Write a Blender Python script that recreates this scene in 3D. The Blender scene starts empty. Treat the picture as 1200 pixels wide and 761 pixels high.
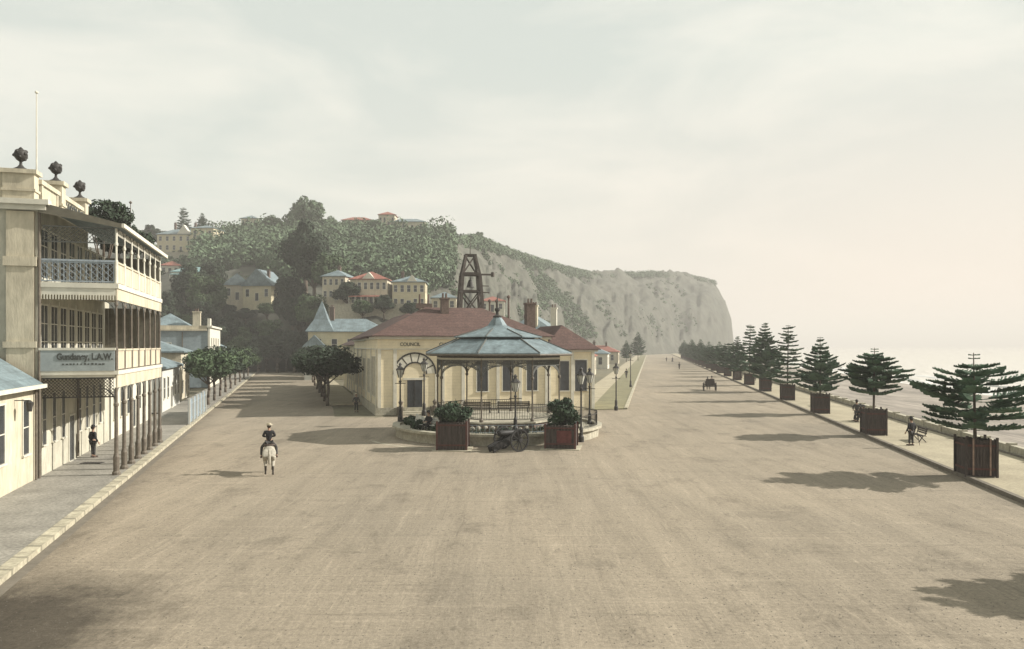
import bpy, math, random
import numpy as np
from mathutils import Vector, Matrix
R = math.radians
random.seed(7); rng = np.random.default_rng(11)
S = bpy.context.scene
COL = S.collection
F, HZ, CH = 900.0, 405.0, 6.6          # focal length and horizon in photo pixels, eye height in metres

# ------------------------------------------------------------------ camera, world, sun, exposure
cd = bpy.data.cameras.new('camera'); cam = bpy.data.objects.new('camera', cd); COL.objects.link(cam)
cam.location = (0, 0, CH); cam.rotation_euler = (R(90), 0, 0)
cd.lens = 27; cd.sensor_width = 36; cd.shift_y = 0.0204
cd.clip_start = .5; cd.clip_end = 20000
S.camera = cam
S.view_settings.view_transform = 'Standard'; S.view_settings.look = 'None'
S.view_settings.exposure = 0.80; S.view_settings.gamma = 1; S.view_settings.use_curve_mapping = False
SUN_EL, SUN_DIR = 31.5, Vector((1, .13, 0)).normalized()
W = bpy.data.worlds.new('World'); S.world = W; W.use_nodes = True
nt = W.node_tree; nt.nodes.clear()
def wn(t, **k):
    n = nt.nodes.new(t)
    for a, b in k.items(): setattr(n, a, b)
    return n
out = wn('ShaderNodeOutputWorld'); bg = wn('ShaderNodeBackground'); bg.inputs[1].default_value = 0.1
sky = wn('ShaderNodeTexSky', sky_type='NISHITA', sun_disc=False, sun_elevation=R(SUN_EL),
         sun_rotation=math.atan2(SUN_DIR.x, SUN_DIR.y), dust_density=4.0, air_density=1.5)
tc = wn('ShaderNodeTexCoord'); mp = wn('ShaderNodeMapping'); mp.inputs['Scale'].default_value = (1, 1, 3.2)
n1 = wn('ShaderNodeTexNoise'); n1.inputs['Scale'].default_value = 2.6; n1.inputs['Detail'].default_value = 7; n1.inputs['Roughness'].default_value = .55
n1.inputs['Distortion'].default_value = .4
r1 = wn('ShaderNodeValToRGB'); r1.color_ramp.elements[0].position = .44; r1.color_ramp.elements[1].position = .63
r1.color_ramp.elements[0].color = (4.05, 4.35, 4.0, 1); r1.color_ramp.elements[1].color = (5.2, 5.2, 4.65, 1)
mx = wn('ShaderNodeMix', data_type='RGBA'); mx.inputs[0].default_value = .93
nt.links.new(tc.outputs['Generated'], mp.inputs[0]); nt.links.new(mp.outputs[0], n1.inputs['Vector'])
nt.links.new(n1.outputs['Fac'], r1.inputs[0])
sx_w = wn('ShaderNodeSeparateXYZ'); nt.links.new(tc.outputs['Generated'], sx_w.inputs[0])
lo = wn('ShaderNodeMapRange'); lo.inputs[1].default_value = .02; lo.inputs[2].default_value = .34; lo.inputs[3].default_value = 1; lo.inputs[4].default_value = 0; nt.links.new(sx_w.outputs[2], lo.inputs[0])
ea = wn('ShaderNodeMapRange'); ea.inputs[1].default_value = -.35; ea.inputs[2].default_value = .45; nt.links.new(sx_w.outputs[0], ea.inputs[0])
pm = wn('ShaderNodeMath', operation='MULTIPLY'); nt.links.new(lo.outputs[0], pm.inputs[0]); nt.links.new(ea.outputs[0], pm.inputs[1])
pk = wn('ShaderNodeMix', data_type='RGBA'); pk.inputs[7].default_value = (5.9, 5.05, 4.4, 1); nt.links.new(pm.outputs[0], pk.inputs[0]); nt.links.new(r1.outputs[0], pk.inputs[6])
nt.links.new(sky.outputs[0], mx.inputs[6]); nt.links.new(pk.outputs[2], mx.inputs[7])
nt.links.new(mx.outputs[2], bg.inputs[0]); nt.links.new(bg.outputs[0], out.inputs[0])
sl = bpy.data.lights.new('sun', 'SUN'); sl.energy = 5.0; sl.angle = R(.6); sl.color = (1, .945, .865)
so = bpy.data.objects.new('sun', sl); COL.objects.link(so)
sd = Vector((SUN_DIR.x * math.cos(R(SUN_EL)), SUN_DIR.y * math.cos(R(SUN_EL)), math.sin(R(SUN_EL))))
so.rotation_euler = sd.to_track_quat('Z', 'Y').to_euler(); so.location = sd * 60

# ------------------------------------------------------------------ materials
def mat(name, col, rough=.85, var=.15, scale=2.0, bump=0.0, bscale=20, col2=None, stretch=(1, 1, 1), metal=0, spec=.3, fine=0.0, fscale=40, lines=None, back=0):
    m = bpy.data.materials.new(name); m.use_nodes = True; n = m.node_tree; b = n.nodes['Principled BSDF']
    if sum(col) > .5 and not name.startswith('cream_boards'): col = tuple(x * .72 for x in col)
    b.inputs['Roughness'].default_value = rough; b.inputs['Metallic'].default_value = metal
    b.inputs['Specular IOR Level'].default_value = spec
    c = n.nodes.new('ShaderNodeTexCoord'); mpn = n.nodes.new('ShaderNodeMapping'); mpn.inputs['Scale'].default_value = stretch
    n.links.new(c.outputs['Object'], mpn.inputs[0])
    t = n.nodes.new('ShaderNodeTexNoise'); t.inputs['Scale'].default_value = scale; t.inputs['Detail'].default_value = 6; t.inputs['Roughness'].default_value = .65
    n.links.new(mpn.outputs[0], t.inputs['Vector'])
    rp = n.nodes.new('ShaderNodeValToRGB'); rp.color_ramp.elements[0].position = .3; rp.color_ramp.elements[1].position = .7
    c2 = col2 or tuple(x * (1 - var * 1.6) for x in col)
    c1 = col if col2 else tuple(min(1, x * (1 + var * .5)) for x in col)
    rp.color_ramp.elements[0].color = (*c2, 1); rp.color_ramp.elements[1].color = (*c1, 1)
    n.links.new(t.outputs['Fac'], rp.inputs[0]); last = rp.outputs[0]
    if fine:
        f = n.nodes.new('ShaderNodeTexNoise'); f.inputs['Scale'].default_value = fscale; f.inputs['Detail'].default_value = 3
        n.links.new(mpn.outputs[0], f.inputs['Vector'])
        mr = n.nodes.new('ShaderNodeMapRange'); mr.inputs[1].default_value = .3; mr.inputs[2].default_value = .7
        mr.inputs[3].default_value = 1 - fine; mr.inputs[4].default_value = 1 + fine * .5
        n.links.new(f.outputs['Fac'], mr.inputs[0])
        ml = n.nodes.new('ShaderNodeMix'); ml.data_type = 'RGBA'; ml.blend_type = 'MULTIPLY'; ml.inputs[0].default_value = 1
        n.links.new(last, ml.inputs[6]); n.links.new(mr.outputs[0], ml.inputs[7]); last = ml.outputs[2]
    if lines:                                    # (axis, spacing, darkness): board or slate joints
        ax, sp, dk = lines
        sx = n.nodes.new('ShaderNodeSeparateXYZ'); n.links.new(c.outputs['Object'], sx.inputs[0])
        m1 = n.nodes.new('ShaderNodeMath'); m1.operation = 'FRACT'; m0 = n.nodes.new('ShaderNodeMath'); m0.operation = 'DIVIDE'; m0.inputs[1].default_value = sp
        n.links.new(sx.outputs['XYZ'.index(ax)], m0.inputs[0]); n.links.new(m0.outputs[0], m1.inputs[0])
        m2 = n.nodes.new('ShaderNodeMath'); m2.operation = 'GREATER_THAN'; m2.inputs[1].default_value = .88; n.links.new(m1.outputs[0], m2.inputs[0])
        m3 = n.nodes.new('ShaderNodeMath'); m3.operation = 'MULTIPLY'; m3.inputs[1].default_value = dk; n.links.new(m2.outputs[0], m3.inputs[0])
        ml = n.nodes.new('ShaderNodeMix'); ml.data_type = 'RGBA'; ml.inputs[7].default_value = (col[0] * .25, col[1] * .25, col[2] * .25, 1)
        n.links.new(m3.outputs[0], ml.inputs[0]); n.links.new(last, ml.inputs[6]); last = ml.outputs[2]
    n.links.new(last, b.inputs['Base Color'])
    if bump:
        t2 = n.nodes.new('ShaderNodeTexNoise'); t2.inputs['Scale'].default_value = bscale; t2.inputs['Detail'].default_value = 5
        n.links.new(mpn.outputs[0], t2.inputs['Vector'])
        bp = n.nodes.new('ShaderNodeBump'); bp.inputs['Strength'].default_value = bump; bp.inputs['Distance'].default_value = .05
        n.links.new(t2.outputs['Fac'], bp.inputs['Height']); n.links.new(bp.outputs[0], b.inputs['Normal'])
    return m
M = {}
M['stucco'] = mat('cream_stucco', (.72, .65, .49), .9, .2, .9, .2, 14, fine=.16, fscale=5, stretch=(1, 1, .3))
M['stucco_grey'] = mat('weathered_stucco', (.64, .61, .49), .9, .2, .8, .3, 12, fine=.14, fscale=6, stretch=(1, 1, .4))
M['hall'] = mat('cream_boards', (.70, .62, .44), .85, .1, .9, .1, 10, lines=('Z', .3, .14), fine=.06, fscale=8)
M['trim'] = mat('pale_trim', (.78, .75, .63), .8, .12, 2)
M['white'] = mat('white_paint', (.74, .74, .68), .7, .12, 3)
M['yellow'] = mat('yellow_boards', (.70, .63, .43), .85, .12, 1, lines=('Z', .5, .15))
M['iron'] = mat('dark_iron', (.045, .042, .038), .6, .2, 4, metal=.2)
M['post'] = mat('brown_post', (.13, .11, .085), .6, .25, 5)
M['fret'] = mat('grey_ironwork', (.17, .175, .16), .7, .2, 6)
M['ironblue'] = mat('blue_grey_ironwork', (.42, .48, .52), .7, .2, 6)
M['bluewall'] = mat('blue_grey_wall', (.36, .43, .46), .85, .2, .7, fine=.12, fscale=4)
M['bluefence'] = mat('blue_grey_boards', (.34, .41, .45), .8, .2, 2, stretch=(4, 4, .5))
M['roofblue'] = mat('blue_grey_iron_roof', (.24, .31, .33), .6, .3, .9, .15, 6, fine=.16, fscale=5, spec=.35, lines=('X', .5, .22))
M['roofband'] = mat('weathered_blue_grey_roof', (.24, .31, .33), .6, .35, 1.1, .15, 6, fine=.22, fscale=4, spec=.35)
M['roofteal'] = mat('teal_iron_roof', (.25, .40, .40), .6, .15, 1)
M['roofred'] = mat('red_brown_slate_roof', (.105, .062, .052), .85, .2, .7, .4, 9, lines=('Z', .3, .4), fine=.35, fscale=5)
M['roofbrick'] = mat('red_iron_roof', (.38, .15, .11), .8, .2, 1, fine=.2, fscale=3)
M['olive'] = mat('olive_fascia', (.20, .185, .14), .85, .2, 2)
M['brick'] = mat('sooty_brick', (.15, .11, .09), .9, .3, 4, fine=.3, fscale=20)
M['glass'] = mat('dark_window_glass', (.035, .04, .045), .25, .3, 2, spec=.6)
M['lampglass'] = mat('pale_lantern_glass', (.62, .62, .55), .3, .1, 4, spec=.6)
M['wood'] = mat('dark_tarred_planks', (.075, .06, .052), .85, .35, 3, stretch=(3, 3, .4), fine=.3, fscale=14)
M['woodred'] = mat('reddish_planks', (.105, .05, .042), .85, .3, 3, stretch=(3, 3, .4))
M['redpaint'] = mat('faded_red_paint', (.13, .045, .04), .85, .3, 3)
M['woodpale'] = mat('pale_plank', (.4, .28, .22), .85, .3, 3)
M['timber'] = mat('tower_timber', (.085, .07, .06), .85, .3, 3)
M['stone'] = mat('pale_stone', (.58, .54, .42), .9, .22, 2.2, .3, 14, fine=.2, fscale=9)
M['rock'] = mat('rustic_rock', (.46, .43, .35), .9, .35, 3, .5, 8)
M['kerb'] = mat('cream_kerb_stone', (.60, .55, .41), .9, .25, 1.2, .2, 20, fine=.25, fscale=8, lines=('Y', 1.3, .6))
M['kerbdark'] = mat('dark_kerb', (.16, .14, .11), .9, .2, 2)
M['bark'] = mat('bark', (.13, .105, .08), .95, .3, 5, .4, 18)
M['leafdark'] = mat('dark_leaves', (.030, .050, .024), .8, .3, .45, col2=(.010, .018, .010))
M['leafmid'] = mat('mid_leaves', (.085, .125, .055), .8, .3, .35, col2=(.030, .052, .026))
M['leafpine'] = mat('pine_needles', (.125, .205, .125), .8, .3, .9, col2=(.045, .082, .05))
M['leafhill'] = mat('hill_leaves', (.17, .245, .135), .85, .3, .17, col2=(.035, .058, .034))
M['shrub'] = mat('shrub_leaves', (.04, .07, .035), .8, .3, 3, col2=(.018, .03, .018))
M['flower'] = mat('pale_flowers', (.6, .45, .42), .8, .2, 5)
M['black'] = mat('black_cloth', (.022, .022, .024), .9, .3, 8)
M['darkcloth'] = mat('dark_grey_cloth', (.05, .048, .046), .9, .3, 8)
M['skin'] = mat('skin', (.45, .28, .2), .7, .1, 8)
M['hat'] = mat('straw_hat', (.62, .56, .42), .8, .1, 12)
M['hair'] = mat('dark_hair', (.04, .03, .022), .7, .2, 20)
M['horse'] = mat('grey_white_horse_coat', (.54, .50, .41), .8, .25, 3, fine=.2, fscale=9)
M['horsedark'] = mat('dark_horse_hair', (.07, .06, .05), .75, .2, 4)
M['leather'] = mat('dark_leather', (.06, .04, .03), .6, .2, 8)
M['lettering'] = mat('dark_lettering', (.06, .065, .06), .8, .1, 4)
M['signboard'] = mat('blue_grey_signboard', (.40, .45, .45), .8, .15, 2)

def road_mat():
    m = bpy.data.materials.new('sandy_road'); m.use_nodes = True; n = m.node_tree; b = n.nodes['Principled BSDF']; L = n.links
    b.inputs['Roughness'].default_value = .95; b.inputs['Specular IOR Level'].default_value = .15
    g = n.nodes.new('ShaderNodeTexCoord')
    def noise(scale, det, sc=(1, 1, 1), rot=0, dist=0, rough=.6):
        q = n.nodes.new('ShaderNodeMapping'); q.inputs['Rotation'].default_value = (0, 0, rot); q.inputs['Scale'].default_value = sc
        L.new(g.outputs['Object'], q.inputs[0])
        t = n.nodes.new('ShaderNodeTexNoise'); t.inputs['Scale'].default_value = scale; t.inputs['Detail'].default_value = det
        t.inputs['Distortion'].default_value = dist; t.inputs['Roughness'].default_value = rough
        L.new(q.outputs[0], t.inputs['Vector']); return t.outputs['Fac']
    def rng_(s, a, b_, lo, hi):
        r = n.nodes.new('ShaderNodeMapRange'); r.inputs[1].default_value = a; r.inputs[2].default_value = b_; r.inputs[3].default_value = lo; r.inputs[4].default_value = hi
        L.new(s, r.inputs[0]); return r.outputs[0]
    def mul(a, b_):
        q = n.nodes.new('ShaderNodeMath'); q.operation = 'MULTIPLY'; L.new(a, q.inputs[0]); L.new(b_, q.inputs[1]); return q.outputs[0]
    big = noise(.05, 4, (1, .5, 1), .2, .5)
    rp = n.nodes.new('ShaderNodeValToRGB'); rp.color_ramp.elements[0].position = .32; rp.color_ramp.elements[1].position = .66
    rp.color_ramp.elements[0].color = (.212, .184, .142, 1); rp.color_ramp.elements[1].color = (.300, .254, .190, 1)
    L.new(big, rp.inputs[0])
    f = rng_(noise(7, 8, rough=.95), .32, .68, .55, 1.38)
    f = mul(f, rng_(noise(.9, 8, (1, .07, 1), .19, .6, .7), .38, .7, 1.06, .84))      # ruts along the parade
    f = mul(f, rng_(noise(2.4, 6, (.05, 1, 1), .55, .3, .7), .54, .66, 1.0, 1.14))   # crossing wheel marks
    f = mul(f, rng_(noise(2.6, 6, (.04, 1, 1), -.42, .8, .7), .58, .70, 1.0, .78))
    f = mul(f, rng_(noise(2.2, 6, (1, .05, 1), -.75, .5, .7), .57, .68, 1.0, 1.12))
    f = mul(f, rng_(noise(.35, 9, (1, .7, 1), 0, .4, .8), .52, .68, 1.0, .64))      # trodden dirt
    f = mul(f, rng_(noise(4.2, 4, (1, .05, 1), .19, 1.6), .60, .66, 1.0, .86))     # single wheel tracks
    f = mul(f, rng_(noise(4.8, 4, (1, .06, 1), .85, 2.0), .60, .66, 1.0, 1.13))
    f = mul(f, rng_(noise(4.5, 4, (1, .06, 1), -1.0, 2.2), .60, .66, 1.0, 1.13))
    f = mul(f, rng_(noise(1.7, 3, rough=.6), .66, .72, 1.0, .72))
    # road colour darkens towards the near left corner; gutter dirt along the kerb
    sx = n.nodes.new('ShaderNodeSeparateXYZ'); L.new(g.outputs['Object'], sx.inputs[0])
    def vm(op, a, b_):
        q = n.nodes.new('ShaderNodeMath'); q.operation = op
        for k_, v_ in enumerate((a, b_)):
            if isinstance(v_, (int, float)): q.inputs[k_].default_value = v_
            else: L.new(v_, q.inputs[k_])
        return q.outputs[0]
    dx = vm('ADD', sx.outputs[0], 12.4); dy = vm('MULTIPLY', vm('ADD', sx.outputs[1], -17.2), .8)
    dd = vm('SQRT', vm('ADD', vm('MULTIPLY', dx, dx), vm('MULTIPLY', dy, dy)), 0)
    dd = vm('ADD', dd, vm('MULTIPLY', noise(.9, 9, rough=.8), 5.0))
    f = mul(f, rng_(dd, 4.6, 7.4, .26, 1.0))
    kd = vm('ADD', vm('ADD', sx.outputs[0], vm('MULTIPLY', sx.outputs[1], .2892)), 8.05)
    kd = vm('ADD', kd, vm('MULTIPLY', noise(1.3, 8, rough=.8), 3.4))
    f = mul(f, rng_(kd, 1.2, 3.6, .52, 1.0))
    ml = n.nodes.new('ShaderNodeMix'); ml.data_type = 'RGBA'; ml.blend_type = 'MULTIPLY'; ml.inputs[0].default_value = 1
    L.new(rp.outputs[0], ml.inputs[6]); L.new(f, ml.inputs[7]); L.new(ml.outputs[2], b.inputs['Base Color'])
    bp = n.nodes.new('ShaderNodeBump'); bp.inputs['Strength'].default_value = .6; bp.inputs['Distance'].default_value = .05
    L.new(noise(6, 8, rough=.75), bp.inputs['Height']); L.new(bp.outputs[0], b.inputs['Normal'])
    return m
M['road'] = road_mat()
M['path'] = mat('pale_shell_path', (.50, .44, .31), .95, .18, .35, .4, 9, fine=.22, fscale=7)
M['sidewalk'] = mat('grey_asphalt_pavement', (.37, .35, .30), .95, .2, .6, .4, 9, fine=.32, fscale=8)
M['lawn'] = mat('dry_lawn', (.27, .25, .145), .95, .2, .5, .4, 9, fine=.2, fscale=8)
M['ground'] = mat('dry_ground', (.22, .20, .13), .95, .25, .05, fine=.3, fscale=1)
M['beach'] = mat('shingle_beach', (.42, .37, .31), .95, .35, .25, .6, 5, stretch=(1, .12, 1), fine=.3, fscale=3)
M['hill'] = mat('bare_hillside', (.098, .097, .076), .95, .3, .05, .7, .35, col2=(.062, .066, .050), fine=.4, fscale=.25, stretch=(1, 1, .5))

# ------------------------------------------------------------------ mesh helpers
class MB:
    def __init__(s): s.v = []; s.f = []
    def add(s, vs, fs):
        o = len(s.v); s.v += [tuple(p) for p in vs]; s.f += [tuple(i + o for i in q) for q in fs]; return s
    def box(s, x0, y0, z0, x1, y1, z1):
        return s.add([(x0, y0, z0), (x1, y0, z0), (x1, y1, z0), (x0, y1, z0), (x0, y0, z1), (x1, y0, z1), (x1, y1, z1), (x0, y1, z1)],
                     [(0, 3, 2, 1), (4, 5, 6, 7), (0, 1, 5, 4), (1, 2, 6, 5), (2, 3, 7, 6), (3, 0, 4, 7)])
    def bar(s, p, q, w, h=None):
        p, q = Vector(p), Vector(q); h = h or w; d = (q - p).normalized()
        up = Vector((0, 0, 1)) if abs(d.z) < .95 else Vector((0, 1, 0))
        a = d.cross(up).normalized() * w / 2; b = a.cross(d).normalized() * h / 2
        return s.add([p - a - b, p + a - b, p + a + b, p - a + b, q - a - b, q + a - b, q + a + b, q - a + b],
                     [(0, 1, 2, 3), (7, 6, 5, 4), (0, 4, 5, 1), (1, 5, 6, 2), (2, 6, 7, 3), (3, 7, 4, 0)])
    def cyl(s, p, q, r0, r1=None, n=10):
        p, q = Vector(p), Vector(q); r1 = r0 if r1 is None else r1; d = (q - p).normalized()
        up = Vector((0, 0, 1)) if abs(d.z) < .95 else Vector((0, 1, 0))
        a = d.cross(up).normalized(); b = a.cross(d).normalized(); vs = []
        for c, r in ((p, r0), (q, r1)):
            for k in range(n):
                t = 2 * math.pi * k / n; vs.append(c + a * math.cos(t) * r + b * math.sin(t) * r)
        fs = [(k, (k + 1) % n, n + (k + 1) % n, n + k) for k in range(n)] + [tuple(range(n - 1, -1, -1)), tuple(range(n, 2 * n))]
        return s.add(vs, fs)
    def lathe(s, prof, c=(0, 0, 0), n=16, rot=0):
        vs = []; m = len(prof)
        for r, z in prof:
            for k in range(n):
                t = 2 * math.pi * k / n + rot; vs.append((c[0] + r * math.cos(t), c[1] + r * math.sin(t), c[2] + z))
        fs = [(i * n + k, i * n + (k + 1) % n, (i + 1) * n + (k + 1) % n, (i + 1) * n + k) for i in range(m - 1) for k in range(n)]
        fs += [tuple(range(n - 1, -1, -1)), tuple((m - 1) * n + k for k in range(n))]
        return s.add(vs, fs)
    def prism(s, poly, z0, z1):
        n = len(poly)
        return s.add([(x, y, z0) for x, y in poly] + [(x, y, z1) for x, y in poly],
                     [(k, (k + 1) % n, n + (k + 1) % n, n + k) for k in range(n)] + [tuple(range(n - 1, -1, -1)), tuple(range(n, 2 * n))])
    def hip(s, x0, y0, x1, y1, z, h, o=.4, th=.18, gable=False, axis=None):
        x0 -= o; y0 -= o; x1 += o; y1 += o; w, d = x1 - x0, y1 - y0
        ax = axis or ('x' if w > d else 'y')
        if ax == 'x':
            g = 0 if gable else min(d / 2, w / 2); r = [(x0 + g, (y0 + y1) / 2), (x1 - g, (y0 + y1) / 2)]
            fs = [(4, 5, 9, 8), (5, 6, 9), (6, 7, 8, 9), (7, 4, 8)]
        else:
            g = 0 if gable else min(w / 2, d / 2); r = [((x0 + x1) / 2, y0 + g), ((x0 + x1) / 2, y1 - g)]
            fs = [(4, 5, 8), (5, 6, 9, 8), (6, 7, 9), (7, 4, 8, 9)]
        vs = [(x0, y0, z), (x1, y0, z), (x1, y1, z), (x0, y1, z)]; vs += [(a, b, z + th) for a, b, _ in vs]
        vs += [(a, b, z + th + h) for a, b in r]
        return s.add(vs, [(0, 3, 2, 1), (0, 1, 5, 4), (1, 2, 6, 5), (2, 3, 7, 6), (3, 0, 4, 7)] + fs)
    def mesh(s, name, m, smooth=False):
        me = bpy.data.meshes.new(name); me.from_pydata(s.v, [], s.f); me.update()
        if smooth: me.polygons.foreach_set('use_smooth', [True] * len(me.polygons))
        if m: me.materials.append(m)
        return me
    def part(s, name, m, parent=None, smooth=False, label=None):
        return link(name, s.mesh(name, m, smooth), parent, label)
def link(name, me, parent=None, label=None):
    o = bpy.data.objects.new(name, me); COL.objects.link(o)
    if parent: o.parent = parent
    if label: o['label'] = label
    return o
def tag(o, label, cat, group=None):
    o['label'] = label; o['category'] = cat
    if group: o['group'] = group
    return o
def thing(name, label, cat, loc=(0, 0, 0), rz=0, group=None):
    o = bpy.data.objects.new(name, None); COL.objects.link(o); o.location = loc; o.rotation_euler = (0, 0, rz)
    o.empty_display_size = .3
    return tag(o, label, cat, group)
def struct(o, kind='structure'): o['kind'] = kind; return o
def copy_tree(o, loc=None, rz=None, scale=None, label=None, parent=None):
    c = o.copy(); COL.objects.link(c)
    if parent: c.parent = parent
    if loc is not None: c.location = loc
    if rz is not None: c.rotation_euler = (0, 0, rz)
    if scale is not None: c.scale = scale
    if label: c['label'] = label
    for ch in [k for k in list(COL.objects) if k.parent == o]: copy_tree(ch, parent=c)
    return c
def G(px, py): Y = F * CH / (py - HZ); return Vector(((px - 600) / F * Y, Y, 0))
def at(px, py, Y): return Vector(((px - 600) / F * Y, Y, CH + (HZ - py) / F * Y))
def np_mesh(name, V, Q, m, smooth=False):
    me = bpy.data.meshes.new(name); k = Q.shape[1]
    me.vertices.add(len(V)); me.vertices.foreach_set('co', V.astype(np.float32).ravel())
    me.loops.add(Q.size); me.loops.foreach_set('vertex_index', Q.astype(np.int32).ravel())
    me.polygons.add(len(Q)); me.polygons.foreach_set('loop_start', np.arange(0, Q.size, k, dtype=np.int32))
    me.update(calc_edges=True); me.materials.append(m)
    if smooth: me.polygons.foreach_set('use_smooth', np.ones(len(Q), bool))
    return me
def leafcloud(cen, rad, n, size, squash=.8, shell=.55):
    """n leaf quads round each centre, facing mostly outwards"""
    cen = np.asarray(cen, float); rad = np.asarray(rad, float); N = len(cen)
    d = rng.normal(size=(N, n, 3)); d /= np.linalg.norm(d, axis=2, keepdims=True)
    rr = shell + (1 - shell) * rng.random((N, n, 1)) ** .6
    p = cen[:, None, :] + d * rr * rad[:, None, None] * np.array([1, 1, squash])
    nr = d + rng.normal(size=d.shape) * .55; nr /= np.linalg.norm(nr, axis=2, keepdims=True)
    a = np.cross(nr, rng.normal(size=d.shape)); a /= np.linalg.norm(a, axis=2, keepdims=True); b = np.cross(nr, a)
    sz = size * (.6 + .8 * rng.random((N, n, 1))); a *= sz; b *= sz * .6
    V = np.stack([p - a, p + b, p + a, p - b], 2).reshape(-1, 3)
    return V, np.arange(len(V)).reshape(-1, 4)
def crown_mesh(name, rx, rz, m, lobes=26, leaves=130, size=.2, zc=0, squash=.8, flat=0):
    c = []; r = []
    for i in range(lobes):
        d = rng.normal(size=3); d /= np.linalg.norm(d)
        if d[2] < -.35: d[2] *= .4
        q = .45 + .4 * rng.random()
        c.append((d[0] * rx * q, d[1] * rx * q, zc + d[2] * rz * q)); r.append(rx * (.16 + .26 * rng.random()))
    V, Q = leafcloud(c, r, leaves, size, squash); return np_mesh(name, V, Q, m)

# ------------------------------------------------------------------ terrain
COLS = [(-400, [(180, HZ), (240, 370), (300, 320), (340, 296)]),
        (120, [(185, HZ), (240, 350), (300, 305), (340, 290)]),
        (200, [(190, HZ), (240, 331), (300, 297), (330, 292)]),
        (250, [(190, HZ), (235, 335), (300, 298), (330, 290)]),
        (300, [(195, HZ), (216, 354), (280, 305), (330, 284)]),
        (345, [(195, HZ), (216, 356), (280, 305), (330, 282)]),
        (380, [(160, HZ), (190, 364), (225, 340), (330, 280)]),
        (440, [(150, HZ), (185, 364), (210, 356), (330, 283)]),
        (500, [(150, HZ), (190, 366), (215, 356), (320, 290)]),
        (525, [(170, HZ), (205, 366), (240, 345), (330, 282)]),
        (560, [(200, HZ), (240, 372), (290, 345), (380, 281)]),
        (620, [(290, HZ), (330, 380), (400, 340), (480, 303)]),
        (700, [(420, HZ), (455, 388), (520, 355), (620, 323)]),
        (760, [(540, HZ), (575, 390), (630, 352), (720, 320)]),
        (800, [(630, HZ), (655, 392), (710, 350), (790, 322)]),
        (835, [(690, HZ), (705, 386), (745, 352), (820, 330)]),
        (850, [(720, HZ), (730, 386), (760, 364), (800, 349)]),
        (857, [(750, HZ), (757, 396), (770, 385), (790, 374)]),
        (861, [(760, HZ), (770, HZ), (780, HZ), (790, HZ)])]
CPX = np.array([c[0] for c in COLS], float)
CY = np.array([[k[0] for k in c[1]] for c in COLS], float)
CZ = np.array([[0 if k[1] == HZ else CH + (HZ - k[1]) / F * k[0] for k in c[1]] for c in COLS], float)
def hz(X, Y):
    px = 600 + F * X / Y
    ys = [np.interp(px, CPX, CY[:, k]) for k in range(4)]; zs = [np.interp(px, CPX, CZ[:, k]) for k in range(4)]
    if Y <= ys[0]: return 0.0
    if Y >= ys[3]: return zs[3] - min((Y - ys[3]) * .03, zs[3] * .2)
    return float(np.interp(Y, ys, zs))
def coast(Y): return 21.3 + .18 * Y
def ground_z(X, Y):
    u = X - coast(Y)
    if u < .5: return 0
    return -np.interp(u, [.5, 3, 14, 24, 42, 60, 200], [0, .9, 1.2, .9, 2.6, 4.2, 14])
xs = np.unique(np.concatenate([np.linspace(-6000, -300, 12), np.linspace(-300, 20, 12), np.linspace(20, 420, 20)]))
us = np.unique(np.concatenate([np.linspace(-9000, -400, 10), np.linspace(-400, 0, 8), [0, .5, 3, 8, 14, 18, 24, 30, 36, 42, 50, 60, 90, 200]]))
ysg = np.concatenate([np.linspace(-300, 0, 5), np.linspace(20, 900, 60), np.linspace(1000, 9000, 12)])
g = MB(); vs = []; fs = []
for Y in ysg:
    for u in us:
        X = coast(Y) + u; vs.append((X, Y, ground_z(X, Y) - .02))
nu = len(us)
for j in range(len(ysg) - 1):
    for i in range(nu - 1): fs.append((j * nu + i, j * nu + i + 1, (j + 1) * nu + i + 1, (j + 1) * nu + i))
g.add(vs, fs); me = g.mesh('ground', M['ground'])
me.materials.append(M['beach'])
for p in me.polygons:
    if p.center.x - coast(p.center.y) > .4: p.material_index = 1
struct(link('ground', me))
# water
wm = bpy.data.materials.new('pale_sea'); wm.use_nodes = True; n = wm.node_tree; b = n.nodes['Principled BSDF']
b.inputs['Base Color'].default_value = (.46, .44, .40, 1); b.inputs['Roughness'].default_value = .85; b.inputs['Specular IOR Level'].default_value = .15
t = n.nodes.new('ShaderNodeTexNoise'); t.inputs['Scale'].default_value = .25; t.inputs['Detail'].default_value = 6
bp = n.nodes.new('ShaderNodeBump'); bp.inputs['Strength'].default_value = 1; bp.inputs['Distance'].default_value = 1.2
c = n.nodes.new('ShaderNodeTexCoord'); n.links.new(c.outputs['Object'], t.inputs['Vector']); n.links.new(t.outputs['Fac'], bp.inputs['Height']); n.links.new(bp.outputs[0], b.inputs['Normal'])
g = MB(); Y0, Y1 = -300, 9000
g.add([(coast(Y0) + 30, Y0, -2.3), (9000, Y0, -2.3), (9000, Y1, -2.3), (coast(Y1) + 30, Y1, -2.3)], [(0, 1, 2, 3)])
struct(g.part('sea', wm))
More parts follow.
